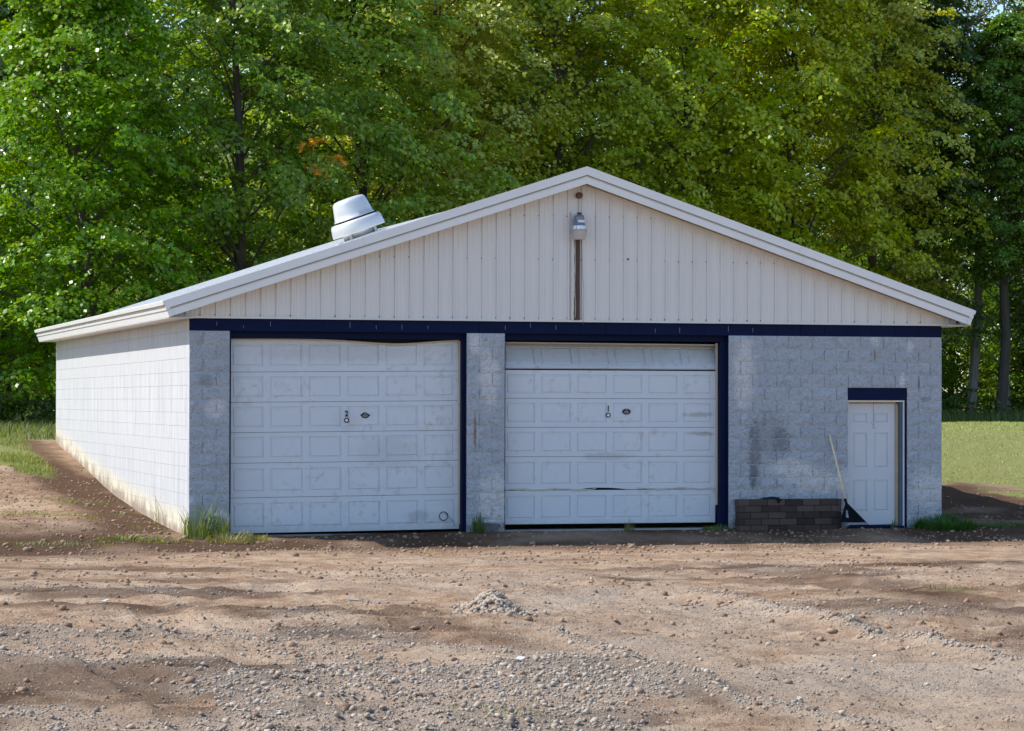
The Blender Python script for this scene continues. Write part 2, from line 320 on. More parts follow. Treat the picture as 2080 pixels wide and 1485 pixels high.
# ------------------------------------------------------------------ terrain
BY = [-300, -60, 0, 1.65, 4.83, 7.5, 10.6, 14.6, 16.9, 25, 45, 80, 400]; BZ = [0, 0, 0.0, .03, .14, .30, .58, .95, 1.15, 1.25, 1.2, 1.3, 3.0]
def ridges(x, y):
    r1 = np.exp(-((x-(.02+.10*np.sin(y*.9)))/.11)**2)*ss(y, -26.5, -24)*(1-ss(y, -18.3, -17.6))
    r2 = np.exp(-((x-(3.0+.10*np.sin(y*.7)))/.13)**2)*ss(y, -22.5, -20.5)*(1-ss(y, -13.6, -12.9))
    return r1, r2
def pile(x, y): return np.exp(-(((x-.38)/.20)**2+((y+15.3)/.3)**2))
def height(x, y):
    x = np.asarray(x, float); y = np.asarray(y, float)
    h = np.interp(y, BY, BZ)
    yard = 1-ss(y, -1.0, .6)
    near = .4+.6*(1-ss(y, -9, -5)); h = h+yard*near*(fbm(x, y, 3.2, 4)*.055+fbm(x, y, .5, 3)*.05+fbm(x*.7, y, .16, 2)*.034)
    h = h+(1-yard)*(fbm(x, y, 2.2, 4)*.08+fbm(x*1.3, y, .5, 3)*.035)*(0.35+.65*ss(np.abs(x-6.1), 6.2, 7.5))
    h = h+.12*ss(-x, .2, 1.6)*ss(y, -.6, 1.6)+.16*ss(x, 12.6, 14)*ss(y, 3, 7)
    # lip of pushed earth at the foot of the bank
    h = h+.07*np.exp(-((y+.25)/.28)**2)*ss(-x, .3, 1.0)*(.5+vnoise(x, y, .5))
    h = h+.05*np.exp(-((x-.9)/1.3)**2-((y+2.6)/.7)**2)-.15*ss(y, -13, -6)*(1-ss(y, -1.5, -.05))
    # wheel and crawler tracks running away from the building
    for xc, w, d, y0, y1 in ((-3.9, .22, .035, -26, -15), (-2.55, .22, .03, -26, -12), (1.1, .25, .02, -25, -9), (2.2, .25, .022, -25, -9), (5.2, .3, .025, -18, -4), (-.9, .2, .02, -20, -6)):
        q = np.abs(x-(xc+.18*np.sin(y*.31+xc)))/w; g = (1-ss(q, .8, 1.15))*ss(y, y0, y0+2)*(1-ss(y, y1-2, y1))
        h = h-d*g+.4*d*np.exp(-((q-1.35)/.25)**2)*ss(y, y0, y0+2)*(1-ss(y, y1-2, y1))+g*.02*np.sin(y*2*math.pi/.21)*(vnoise(x, y, 1.4) > -.12)
    # cross tracks seen as broken bands
    h = h+.035*np.sin((y+.22*x+1.1*np.sin(x*.33+.6))*2*math.pi/3.1+.6)*ss(vnoise(x, y, 2.5), -.1, .3)*(1-ss(y, -9, -6))
    h = h+.018*np.sin(y*2*math.pi/.19+3*vnoise(x, y, .7))*ss(vnoise(x+40, y, 1.5), .02, .22)*(1-ss(y, -9, -5))
    r1, r2 = ridges(x, y); sw = swath(x, y); h = h+.06*r1+.07*r2+.19*pile(x, y)-.03*sw
    inside = ((x > .1) & (x < 12.1) & (y > .12) & (y < 16.7)); h = np.where(inside, -.12, h)
    return h
def swath(x, y): return ss(x-.25*np.sin(y*.35), .15, .6)*(1-ss(x, 2.5, 2.95))*(1-ss(y, -12.5, -8))
def gravel_density(x, y):
    r1, r2 = ridges(x, y); n = fbm(x, y, 1.6, 4); n2 = fbm(x+31, y*.6, .9, 3)
    z = ss(1-np.sqrt(((x+1.5)/2.0)**2+((y+21.9)/2.6)**2)+n*1.3, 0, .5)*.95
    z = np.maximum(z, .75*ss(1-np.sqrt(((x+3.2)/1.6)**2+((y+23.4)/1.5)**2)+n2*1.4, 0, .5))
    z = np.maximum(z, .5*ss(1-np.sqrt(((x+2.2)/2.6)**2+((y+17.5)/2.4)**2)+n2*1.6, 0, .6))
    z = np.maximum(z, .42*ss(n2+.25*np.exp(-((x-1.6)/1.6)**2), .12, .4)*(1-ss(y, -8, -4)))
    z = np.maximum(z, .22*ss(n, .05, .3)*(1-ss(y, -5, -2.2)))
    z = z*(1-.72*swath(x, y)); z = np.maximum(z, np.maximum(r1, r2)*1.1); z = np.maximum(z, 1.6*pile(x, y))
    return np.clip(z, 0, 1.4)
def lawn_mask(x, y):
    n = fbm(x, y, 1.1, 4)
    right = ss(y-(6.2-.25*(x-13))+n*3, 0, 1.2)*ss(x, 12.3, 13)
    left = ss(y-11.5+n*4.5+1.2*(x+1.5), 0, 1.5)*(1-ss(x, -.95, -.55))
    back = ss(y, 17.5, 18.5)*np.ones_like(x)
    return np.clip(np.maximum(np.maximum(right, left), back), 0, 1)
def build_ground():
    xs = np.unique(np.concatenate([np.array([-400, -250, -150, -90, -60, -40, -28]), np.linspace(-20, -5.6, 30), np.arange(-5.5, 14.0, .055), np.linspace(14.05, 24, 50), np.linspace(24.5, 44, 40), np.array([50, 60, 80, 110, 160, 250, 400])]))
    ys = np.unique(np.concatenate([np.array([-400, -250, -150, -90, -60, -45, -36]), np.linspace(-33, -26.2, 24), np.arange(-26.0, 1.0, .06), np.arange(1.05, 20, .14), np.linspace(20.2, 50, 70), np.array([55, 60, 70, 85, 110, 150, 220, 320, 420])]))
    X, Y = np.meshgrid(xs, ys); Z = height(X, Y); V = np.stack([X, Y, Z], -1).reshape(-1, 3); nx = len(xs); ny = len(ys)
    i = (np.arange(ny-1)[:, None]*nx+np.arange(nx-1)[None]).ravel(); F = np.stack([i, i+1, i+1+nx, i+nx], 1)
    me = np_mesh('ground', V, F)
    G = np.clip(.75*swath(X, Y)*(.6+fbm(X, Y, .8, 3))+gravel_density(X, Y)*.8+.25*ss(fbm(X, Y, 1.8, 4), .0, .35)*(1-ss(Y, -8, -3)), 0, 1)
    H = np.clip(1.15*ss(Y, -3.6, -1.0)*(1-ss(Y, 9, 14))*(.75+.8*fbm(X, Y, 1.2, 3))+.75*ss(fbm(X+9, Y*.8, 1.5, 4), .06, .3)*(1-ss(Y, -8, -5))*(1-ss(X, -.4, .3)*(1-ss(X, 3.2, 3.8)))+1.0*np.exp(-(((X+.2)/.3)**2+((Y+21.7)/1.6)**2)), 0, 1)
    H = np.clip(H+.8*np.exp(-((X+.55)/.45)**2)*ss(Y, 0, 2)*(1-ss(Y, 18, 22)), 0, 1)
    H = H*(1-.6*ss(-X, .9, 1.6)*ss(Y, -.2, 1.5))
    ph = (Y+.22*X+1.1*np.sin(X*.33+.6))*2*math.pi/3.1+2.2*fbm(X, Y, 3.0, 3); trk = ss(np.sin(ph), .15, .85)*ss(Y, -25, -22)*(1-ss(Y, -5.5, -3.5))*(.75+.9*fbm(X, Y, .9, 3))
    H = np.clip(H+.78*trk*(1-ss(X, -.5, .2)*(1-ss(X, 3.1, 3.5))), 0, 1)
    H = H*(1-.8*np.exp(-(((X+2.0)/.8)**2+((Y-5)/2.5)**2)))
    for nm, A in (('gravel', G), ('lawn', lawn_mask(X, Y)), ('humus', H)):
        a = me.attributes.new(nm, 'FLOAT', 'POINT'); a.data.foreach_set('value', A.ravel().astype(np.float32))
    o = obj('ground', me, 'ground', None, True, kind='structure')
build_ground()

# ------------------------------------------------------------------ stones
_ico = None
def ico():
    global _ico
    if _ico is None:
        t = (1+5**.5)/2
        v = np.array([(-1,t,0),(1,t,0),(-1,-t,0),(1,-t,0),(0,-1,t),(0,1,t),(0,-1,-t),(0,1,-t),(t,0,-1),(t,0,1),(-t,0,-1),(-t,0,1)], float)/math.sqrt(1+t*t)
        f = np.array([(0,11,5),(0,5,1),(0,1,7),(0,7,10),(0,10,11),(1,5,9),(5,11,4),(11,10,2),(10,7,6),(7,1,8),(3,9,4),(3,4,2),(3,2,6),(3,6,8),(3,8,9),(4,9,5),(2,4,11),(6,2,10),(8,6,7),(9,8,1)])
        _ico = v, f
    return _ico
def stones(name, P, S, mat, sink=.3, **tags):
    """P (n,2) places, S (n,) sizes: low stones with uneven faces lying on the ground"""
    v, f = ico(); n = len(P); g = np.random.default_rng(len(P))
    k = v[None]*(1+g.uniform(-.22, .22, (n, 12, 1)))
    k = k*(S[:, None]*g.uniform(.7, 1.35, (n, 3))*np.array([1, 1, .72]))[:, None, :]
    a = g.uniform(0, 2*math.pi, n); c, s = np.cos(a)[:, None], np.sin(a)[:, None]
    x = k[..., 0]*c-k[..., 1]*s; y = k[..., 0]*s+k[..., 1]*c
    tl = g.uniform(-.4, .4, n)[:, None]; z = k[..., 2]+x*tl
    V = np.stack([x+P[:, 0:1], y+P[:, 1:2], z+(height(P[:, 0], P[:, 1])+S*.72*(1-2*sink))[:, None]], -1)
    F = (f[None]+12*np.arange(n)[:, None, None]).reshape(-1, 3)
    return obj(name, np_mesh(name, V.reshape(-1, 3), F), mat, None, False, **tags)
def scatter(n, x0, x1, y0, y1, dens):
    x = rng.uniform(x0, x1, n); y = rng.uniform(y0, y1, n); keep = rng.random(n) < dens(x, y); return np.stack([x[keep], y[keep]], 1)
def build_stones():
    P = [scatter(52000, -5.6, 3.2, -26, -17, lambda x, y: gravel_density(x, y)**1.3*.55),
         scatter(30000, -4.6, 8.5, -17, -9, lambda x, y: gravel_density(x, y)**1.2*.5),
         scatter(9000, -3.5, 12, -9, -3, lambda x, y: gravel_density(x, y)*.5)]
    P = np.concatenate(P); S = np.clip(rng.lognormal(math.log(.0105), .42, len(P)), .005, .028)
    big = scatter(260, -4.5, 4, -25.5, -13, lambda x, y: np.clip(gravel_density(x, y)-.35, 0, 1)); P = np.concatenate([P, big]); S = np.concatenate([S, rng.uniform(.02, .034, len(big))])
    pl = rng.normal(0, 1, (800, 2))*[.15, .24]+[.38, -15.3]; P = np.concatenate([P, pl]); S = np.concatenate([S, rng.uniform(.014, .03, len(pl))])
    stones('gravel', P, S, 'stones', .25, kind='stuff', label='loose grey and tan gravel spread over the dirt yard', category='gravel')
    ch = np.concatenate([scatter(90000, -5.6, 5, -26, -14, lambda x, y: .18+.75*gravel_density(x, y)), scatter(16000, -4, 12, -14, -2, lambda x, y: .4+0*x)])
    stones('gravel_chips', ch, rng.uniform(.004, .009, len(ch)), 'stones', .2, kind='stuff', label='fine stone chips strewn across the whole yard', category='gravel')
    cl = np.concatenate([scatter(4200, -3.4, 13, -3.5, -.15, lambda x, y: .5+vnoise(x, y, .8)), scatter(2600, -3.0, -.05, -.5, 12, lambda x, y: (.5+vnoise(x, y, .6))*(1-.8*lawn_mask(x, y))), scatter(11000, -5.5, 9, -26, -4, lambda x, y: np.clip(.35+1.2*vnoise(x+5, y, 1.3), 0, 1)), scatter(900, 12.4, 17, -2, 6, lambda x, y: .7+0*x)])
    stones('dirt_clods', cl, np.clip(rng.lognormal(math.log(.014), .5, len(cl)), .006, .05), 'clods', .35, kind='stuff', label='crumbled brown clods of earth turned up by machines', category='dirt')
build_stones()

# ------------------------------------------------------------------ the garage
C = .2032; BL = .4064; W = 12.192; L = 16.87
OPEN = [(.6096, 4.2672), (4.8768, 8.5344)]
DX0, DX1, DZ = 10.56, 11.585, 10*C
garage = empty('garage_building', (0, 0, 0), label='low white block garage with two overhead doors and a cream metal gable', category='garage')
def part(mb, name, mat, parent=None, smooth=False, **t): return mb.build(name, mat, parent or garage, smooth, **t)

def split_mesh(w, seed, left=False):
    g = np.random.default_rng(seed); nx, nz = (7 if w > .3 else 4), 4; h = C-.009; w2 = w-.009
    vs = []; fs = []
    for j in range(nz+1):
        for i in range(nx+1):
            e = i in (0, nx) or j in (0, nz)
            d = g.uniform(.008, .017) if e else g.uniform(.010, .038)
            jx = 0 if i in (0, nx) else g.uniform(-.012, .012); jz = 0 if j in (0, nz) else g.uniform(-.01, .01)
            vs.append((.0045+w2*i/nx+jx, -d, .0045+h*j/nz+jz))
    for j in range(nz):
        for i in range(nx):
            a = j*(nx+1)+i
            if g.random() < .5: fs += [(a, a+1, a+nx+2), (a, a+nx+2, a+nx+1)]
            else: fs += [(a, a+1, a+nx+1), (a+1, a+nx+2, a+nx+1)]
    ring = [i for i in range(nx+1)]+[(j+1)*(nx+1)+nx for j in range(nz)]+[nz*(nx+1)+nx-1-i for i in range(nx)]+[(nz-1-j)*(nx+1) for j in range(nz-1)]
    nf = len(fs); o = len(vs); n = len(ring); vs += [vs[i] for i in ring]; vs += [(vs[i][0], .02, vs[i][2]) for i in ring]
    fs += [(o+i, o+n+i, o+n+(i+1) % n, o+(i+1) % n) for i in range(n)]
    me = bpy.data.meshes.new('block'); me.from_pydata(vs, [], fs); me.update(); me.materials.append(MAT['split'])
    for q in range(nf): me.polygons[q].use_smooth = True
    return me
SPL = {1: [split_mesh(BL, 10+i) for i in range(9)], .5: [split_mesh(BL/2, 40+i) for i in range(6)]}

def build_front():
    wall = MB()
    x0 = OPEN[1][1]
    wall.prism([(x0+.004, -.15), (DX0-.004, -.15), (DX0-.004, 11*C), (DX1+.003, 11*C), (DX1+.003, -.15), (W-.004, -.15), (W-.004, 15*C), (x0+.004, 15*C)], .004, .2)
    walls = [part(MB().box(a+.004, b_-.004, .004, .2, -.15, 15*C), 'front_pier', 'mortar') for a, b_ in ((0, OPEN[0][0]), (OPEN[0][1], OPEN[1][0]))]+[part(wall, 'front_wall', 'mortar')]
    k = 0
    for c in range(-1, 15):
        for fwall, (x0, x1) in zip(walls, ((0, OPEN[0][0]), (OPEN[0][1], OPEN[1][0]), (OPEN[1][1], W))):
            x = x0; first = True
            while x < x1-.01:
                half = first and (c % 2 == 0) or (x1-x) < BL-.01
                w = BL/2 if half else BL; first = False
                spans = [(x, x+w)]
                if x1 == W and c < 11 and x+w > DX0+.01 and x < DX1-.01:
                    spans = [(x, DX0)] if x < DX0-.06 else []
                    if x+w > DX1+.06: spans.append((DX1, x+w))
                for a, b_ in spans:
                    o = bpy.data.objects.new('block', SPL[.5 if b_-a < .3 else 1][(k*7+c*3) % (6 if b_-a < .3 else 9)]); k += 1
                    nom = BL/2 if b_-a < .3 else BL
                    col.objects.link(o); o.parent = fwall; o.location = (a, random.uniform(-.003, .003), c*C); o.scale = ((b_-a)/nom, 1, 1)
                x += w
    # navy lintel course
    core = MB().box(.004, W-.004, .006, .2, 15*C+.003, 16*C-.003); band = part(core, 'lintel_band', 'navy')
    me = MB().box(.0025, BL-.0025, -.006, .02, .002, C-.002).mesh('lintel_block'); me.materials.append(MAT['navy'])
    for i in range(30):
        o = bpy.data.objects.new('lintel_block', me); col.objects.link(o); o.parent = band; o.location = (i*BL, random.uniform(-.0015, .0015), 15*C)
    # pale paint runs at a few joints of the band
    pr = MB()
    for i in (1, 2, 3, 6, 7, 8, 9, 12, 13, 14, 18, 19, 21, 22): 
        x = i*BL+random.uniform(-.004, .004); z = 15*C+random.uniform(.03, .1); pr.box(x-.0025, x+.0025, -.0095, -.007, z, z+random.uniform(.04, .1))
    part(pr, 'paint_runs', 'greymetal', kind='stuff')
    # back and right walls, floor
    part(MB().box(W-.2, W, .2, L, -.15, 16*C), 'right_wall', 'split'); part(MB().box(.2, W-.2, L-.2, L, -.15, 16*C), 'rear_wall', 'split')
    part(MB().box(.2, W-.2, .02, L-.2, -.1, -.012), 'floor_slab', 'concrete')
build_front()

def build_side():
    core = MB().box(.006, .2, .205, L-.01, -.15, 16*C); side = part(core, 'side_wall', 'mortar_side')
    def bm_(w):
        h, j, e = C, .0013, .0022
        m = MB(); a, b_, c, d = .0004, w-.0004, j, h-j
        m.add([(0, a+e, c+e), (0, b_-e, c+e), (0, b_-e, d-e), (0, a+e, d-e), (e, a, c), (e, b_, c), (e, b_, d), (e, a, d), (.03, a, c), (.03, b_, c), (.03, b_, d), (.03, a, d)],
              [(0, 3, 2, 1), (0, 1, 5, 4), (1, 2, 6, 5), (2, 3, 7, 6), (3, 0, 4, 7), (4, 5, 9, 8), (5, 6, 10, 9), (6, 7, 11, 10), (7, 4, 8, 11)])
        return m
    full = bm_(BL).mesh('block'); full.materials.append(MAT['side']); half = bm_(BL/2).mesh('block'); half.materials.append(MAT['side'])
    places = []
    for c in range(-1, 16):
        y = 0.0 if c % 2 else -BL/2
        while y < L-.02:
            a = max(y, 0.012); b_ = min(y+BL, L)
            if (c+1)*C > float(height(-.05, (a+b_)/2))-.05: places.append((a, b_, c))
            y += BL
    places.sort(key=lambda t: t[0])
    far = MB()
    for i, (a, b_, c) in enumerate(places):
        if i < 298:
            w = b_-a; me = full if w > BL*.75 else half
            o = bpy.data.objects.new('block', me); col.objects.link(o); o.parent = side; o.location = (random.uniform(-.0012, .0012), a, c*C); o.scale = (1, w/(BL if me is full else BL/2), 1)
        else:
            m = bm_(b_-a); dx = random.uniform(-.0012, .0012); far.add([(v[0]+dx, v[1]+a, v[2]+c*C) for v in m.v], m.f)
    far.build('far_blocks', 'side', side, kind='stuff')
build_side()

# overhead doors
def section_mesh(w, h, lens=None, sag=None):
    """rails and stiles of one door section with six panel openings; returns mesh builder + panel rectangles"""
    t = .035; pw = w/6; mx = pw*.085; mz = .085 if h > .48 else .07; m = MB()
    xs = []
    for i in range(6): xs.append((i*pw+mx+(.02 if i == 0 else 0), (i+1)*pw-mx-(.02 if i == 5 else 0)))
    if sag is None: m.box(0, w, 0, t, h-mz, h-.003)
    else:
        n = 60; m.prism([(w*i/n, h-mz) for i in range(n+1)]+[(w*i/n, h-.003-sag(w*i/n)) for i in range(n, -1, -1)], 0, t)
    if lens is None: m.box(0, w, 0, t, .003, mz)
    else:
        n = 60; top = [(w*i/n, mz) for i in range(n+1)]; bot = [(w*i/n, .003+lens(w*i/n)) for i in range(n+1)]
        m.prism(bot+top[::-1], 0, t)
    edges = [0]+[e for x in xs for e in x]+[w]
    for a, b_ in zip(edges[0::2], edges[1::2]): m.box(a, b_, 0, t, mz, h-mz)
    return m, [(a, b_, mz, h-mz) for a, b_ in xs]
def panel_mesh(w, h):
    m = MB(); r = lambda i, y: [(i, y, i), (w-i, y, i), (w-i, y, h-i), (i, y, h-i)]
    rings = [r(0, .0), r(.003, .0145), r(.012, .0145), r(.034, .002), r(.038, .0045)]
    vs = [p for q in rings for p in q]; fs = []
    for k in range(4):
        for i in range(4): fs.append((k*4+i, k*4+(i+1) % 4, k*4+4+(i+1) % 4, k*4+4+i))
    fs.append((16, 17, 18, 19)); return m.add(vs, fs)
def overhead(x0, x1, z0, hs, tilt, label, top_tilt=0, lensi=None, lens=None, sag=None):
    d = empty('garage_door', (x0, .25, z0), label=label); d.parent = garage; d.rotation_euler = (0, -tilt, 0); w = x1-x0; z = 0; cache = {}
    for i, h in enumerate(hs):
        mb, rects = section_mesh(w+(.12 if (top_tilt and i == len(hs)-1) else 0), h, lens if lensi == i else None, sag if i == len(hs)-1 else None)
        s = mb.build('door_section', 'door', d); last = i == len(hs)-1
        s.location = (0, 0, z+(.03 if (last and top_tilt) else 0)); s.rotation_euler = (-top_tilt if last else R(random.uniform(-.25, .25)), 0, 0)
        for (a, b_, c, e) in rects:
            key = (round(b_-a, 3), round(e-c, 3))
            if key not in cache: cache[key] = panel_mesh(b_-a, e-c).mesh('raised_panel'); cache[key].materials.append(MAT['door'])
            p = bpy.data.objects.new('raised_panel', cache[key]); col.objects.link(p); p.parent = d
            p.matrix_local = Matrix.Translation(s.location) @ s.rotation_euler.to_matrix().to_4x4() @ Matrix.Translation((a, 0, c))
        z += h
    MB().box(.0, w, .05, .06, .0, z-(hs[-1]+.01 if top_tilt else .12)).build('seam_shade_sheet', 'dark', d)  # near-black sheet added to give the shade seen in the section seams
    return d, z
SAG = lambda x: .066*math.exp(-((x/3.585-.72)/.2)**2)+.008*float(ss(x/3.585, .2, .5))
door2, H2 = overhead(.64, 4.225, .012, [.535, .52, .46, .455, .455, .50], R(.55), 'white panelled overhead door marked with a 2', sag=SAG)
lens = lambda x: .030*math.exp(-((x-1.62)/.38)**4)+.008*math.exp(-((x-.75)/.3)**2)+.003*math.sin(x*9)
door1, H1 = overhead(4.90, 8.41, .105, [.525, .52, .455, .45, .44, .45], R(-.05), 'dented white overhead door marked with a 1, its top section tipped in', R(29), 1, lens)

def door_frames():
    for (x0, x1), jr, nm in ((OPEN[0], .045, 0), (OPEN[1], .105, 1)):
        f = part(MB().box(x0+.002, x1-.002, .10, .24, 2.952, 15*C-.002).box(x1-jr, x1-.002, .085, .24, -.1, 2.95).box(x0+.002, x0+.035, .085, .24, -.1, 2.95)
                 .box(x1-.0035, x1+.0005, .002, .2, -.1, 15*C-.003).box(x0+.001, x1-.001, .003, .2, 15*C-.0035, 15*C-.0005), 'door_frame', 'navy')
        xr = x1-jr
        MB().box(xr-.022, xr-.002, .19, .246, .12 if nm == 0 else .38, 2.935).build('stop_strip', 'weather', f)
        n = 40; pts = []
        for i in range(n+1):
            x = x0+.03+(xr-.02-x0-.03)*i/n; t = i/n
            z = 2.930+.030*t-SAG(x-.64) if nm == 0 else 2.915-.012*t; pts.append((x, .225-(.012 if nm == 0 else 0), float(z)))
        MB().tube(pts, .011, 6).build('weatherstrip', 'weather', f)
    part(MB().box(4.6, 8.9, .80, .83, 2.0, 3.3), 'gap_shade_plate', 'dark')  # near-black plates added as the shade behind the door tops
    part(MB().box(.3, 4.6, .32, .35, 2.6, 3.3), 'gap_shade_plate', 'dark')  # this one darkens the gap over the sagging top edge
    # concrete sill under the raised door
    part(MB().box(4.885, 8.52, .02, .5, -.08, .022), 'door_sill', 'concrete')
    # torn metal along the low seam of door 1
    pts = [(4.98+i*.085, .243-.006*math.sin(i*1.9)-.004, .635+.010*math.sin(i*.8)+.006*math.sin(i*2.3)) for i in range(41)]
    m = MB()
    for i in range(40):
        (xa, ya, za), (xb, yb, zb) = pts[i], pts[i+1]
        if 16 < i < 25: continue
        hh = .010+.010*abs(math.sin(i*.6)); m.add([(xa, ya, za-hh*.5), (xb, yb, zb-hh*.5), (xb, yb-.006, zb+hh), (xa, ya-.006, za+hh)], [(0, 1, 2, 3)])
    t = m.build('torn_edge', 'galv'); t.parent = door1; t.matrix_parent_inverse = door1.matrix_basis.inverted()
    cd = MB().tube([(6.97, .235, .66), (6.92, .222, .64), (6.895, .215, .55), (6.90, .21, .45), (6.93, .215, .37)], .004, 5).build('loose_cord', 'whiteprint'); cd.parent = door1; cd.matrix_parent_inverse = door1.matrix_basis.inverted()
    for d_, tx, x, z, bx, bz, oval in ((door2, '2', 2.45, 1.812, 2.74, 1.79, False), (door1, '1', 6.63, 1.892, 6.93, 1.85, True)):
        inv = d_.matrix_basis.inverted()
        fc = bpy.data.curves.new('door_number', 'FONT'); fc.body = tx; fc.size = .12; fc.align_x = 'CENTER'; fc.align_y = 'CENTER'; fc.extrude = .001; fc.offset = .005
        fo = bpy.data.objects.new('door_number', fc); col.objects.link(fo); fc.materials.append(MAT['blackprint']); fo.parent = d_; fo.matrix_parent_inverse = inv
        bpy.context.view_layer.update(); nm_ = bpy.data.meshes.new_from_object(fo.evaluated_get(bpy.context.evaluated_depsgraph_get())); bpy.data.objects.remove(fo); fo = obj('door_number', nm_, None)
        fo.parent = d_; fo.matrix_parent_inverse = inv; fo.location = (x, .2465, z); fo.rotation_euler = (R(90), 0, 0); fo.scale = (.8, 1, 1)
        yl = .2455; ring = MB(); n = 20; zc = z-.098
        for k in range(n):
            a, b_ = 2*math.pi*k/n, 2*math.pi*(k+1)/n
            P = lambda r, t: (x+r*math.cos(t), yl, zc+r*math.sin(t)); ring.add([P(.026, a), P(.026, b_), P(.040, b_), P(.040, a)], [(0, 3, 2, 1)])
        ring.prism([(x-.04*math.cos(t), zc+.04*math.sin(t)) for t in np.linspace(0, 2*math.pi, 20, endpoint=False)][::-1], yl+.0005, yl+.004)
        rg = ring.build('lock_ring', 'blackprint'); rg.parent = d_; rg.matrix_parent_inverse = inv
        rg.data.materials.append(MAT['whiteprint'])
        dm = MB().prism([(x-.028, zc), (x, zc-.028), (x+.028, zc), (x, zc+.028)], yl-.002, yl+.002).build('lock_face', 'whiteprint'); dm.parent = d_; dm.matrix_parent_inverse = inv
        if oval: poly = [(bx+.068*math.cos(t), bz+.045*math.sin(t)) for t in np.linspace(0, 2*math.pi, 28, endpoint=False)]
        else: poly = [(bx-.075, bz), (bx-.05, bz-.022), (bx-.03, bz-.042), (bx+.03, bz-.042), (bx+.055, bz-.02), (bx+.078, bz), (bx+.05, bz+.022), (bx+.02, bz+.036), (bx, bz+.05), (bx-.02, bz+.04), (bx-.05, bz+.024)]
        pq = MB().prism(poly, .243, .252).build('maker_plate', 'blackprint'); pq.parent = d_; pq.matrix_parent_inverse = inv
        mk = MB()
        for (u0, u1, w_) in ((-.035, .035, .006), (-.045, .045, -.008), (-.03, .03, -.022)):
            q = u0
            while q < u1: e = q+random.uniform(.005, .013); mk.box(bx+q, bx+min(e, u1), .2415, .2428, bz+w_-.004, bz+w_+.004); q = e+.004
        mk.add([(bx-.008, .2415, bz+.02), (bx+.008, .2415, bz+.02), (bx+.011, .2415, bz+.034), (bx-.011, .2415, bz+.034)], [(0, 1, 2, 3)])
        mo = mk.build('plate_lettering', 'mortar_side'); mo.parent = d_; mo.matrix_parent_inverse = inv
    inv = door2.matrix_basis.inverted()
    rr = [(3.97+.066*math.cos(t), .222, .245+.066*math.sin(t)) for t in np.linspace(0, 2*math.pi, 25)]
    m = MB().tube(rr, .007, 6, False).tube([(4.0, .225, .30), (4.06, .228, .22), (4.13, .228, .16), (4.15, .228, .11), (4.12, .228, .07)], .003, 5)
    ro = m.build('pull_rope_ring', 'black'); ro.parent = door2; ro.matrix_parent_inverse = inv
door_frames()

def walk_door():
    d = empty('entry_door', (0, 0, 0)); d.parent = garage
    P = lambda mb, n, m: mb.build(n, m, d)
    lt = part(MB().box(DX0-.004, DX1+.004, -.004, .19, DZ+.003, 11*C-.003), 'door_lintel', 'navy')
    P(MB().box(DX0, DX1-.03, .01, .05, DZ-.022, DZ+.002), 'head_trim', 'whiteprint')
    P(MB().box(DX0+.002, DX0+.022, .01, .16, -.02, DZ-.024), 'hinge_jamb', 'walkdoor')
    P(MB().box(DX1-.035, DX1-.001, .002, .03, -.02, DZ+.002), 'outer_casing', 'navy')
    P(MB().box(DX1-.055, DX1-.037, .012, .04, -.02, DZ-.0235), 'casing_edge', 'whiteprint')
    P(MB().box(DX1-.105, DX1-.0575, .04, .16, -.02, DZ-.0235), 'latch_jamb', 'bluegrey')
    P(MB().box(DX1-.15, DX1-.1075, .1, .17, -.02, DZ-.0235), 'door_stop', 'rawwood')
    P(MB().box(DX0+.024, DX1-.11, .1, .17, DZ-.05, DZ-.0235), 'head_stop', 'rawwood')
    x0, x1, z0, z1 = DX0+.028, DX1-.155, .045, DZ-.052
    w = x1-x0; yf = .125; m = MB(); cols_ = [(.14*w, .43*w), (.57*w, .86*w)]; rows = [(.11*(z1-z0), .37*(z1-z0)), (.47*(z1-z0), .76*(z1-z0)), (.84*(z1-z0), .92*(z1-z0))]
    zc = [0]+[v for r in rows for v in r]+[z1-z0]
    for a, b_ in zip(zc[0::2], zc[1::2]): m.box(x0, x1, yf, yf+.04, z0+a, z0+b_)
    for a, b_ in rows:
        for u, v in ((0, cols_[0][0]), (cols_[0][1], cols_[1][0]), (cols_[1][1], w)): m.box(x0+u, x0+v, yf, yf+.04, z0+a, z0+b_)
    P(m, 'door_slab', 'walkdoor')
    for a, b_ in rows:
        for u, v in cols_:
            pm = panel_mesh(v-u, b_-a); o = pm.build('door_panel', 'walkdoor', d); o.location = (x0+u, yf, z0+a)
    P(MB().box(DX0-.01, DX1-.06, -.03, .17, -.03, .03), 'threshold', 'navy')
    P(MB().tube([(11.02, .03, DZ-.02), (11.025, .05, 1.9), (11.03, .06, 1.72), (11.035, .06, 1.62), (11.02, .06, 1.58)], .004, 5).tube([(11.035, .06, 1.62), (11.075, .06, 1.57)], .003, 5).tube([(11.03, .06, 1.64), (10.99, .06, 1.68)], .003, 5), 'hanging_wire', 'wire')
walk_door()

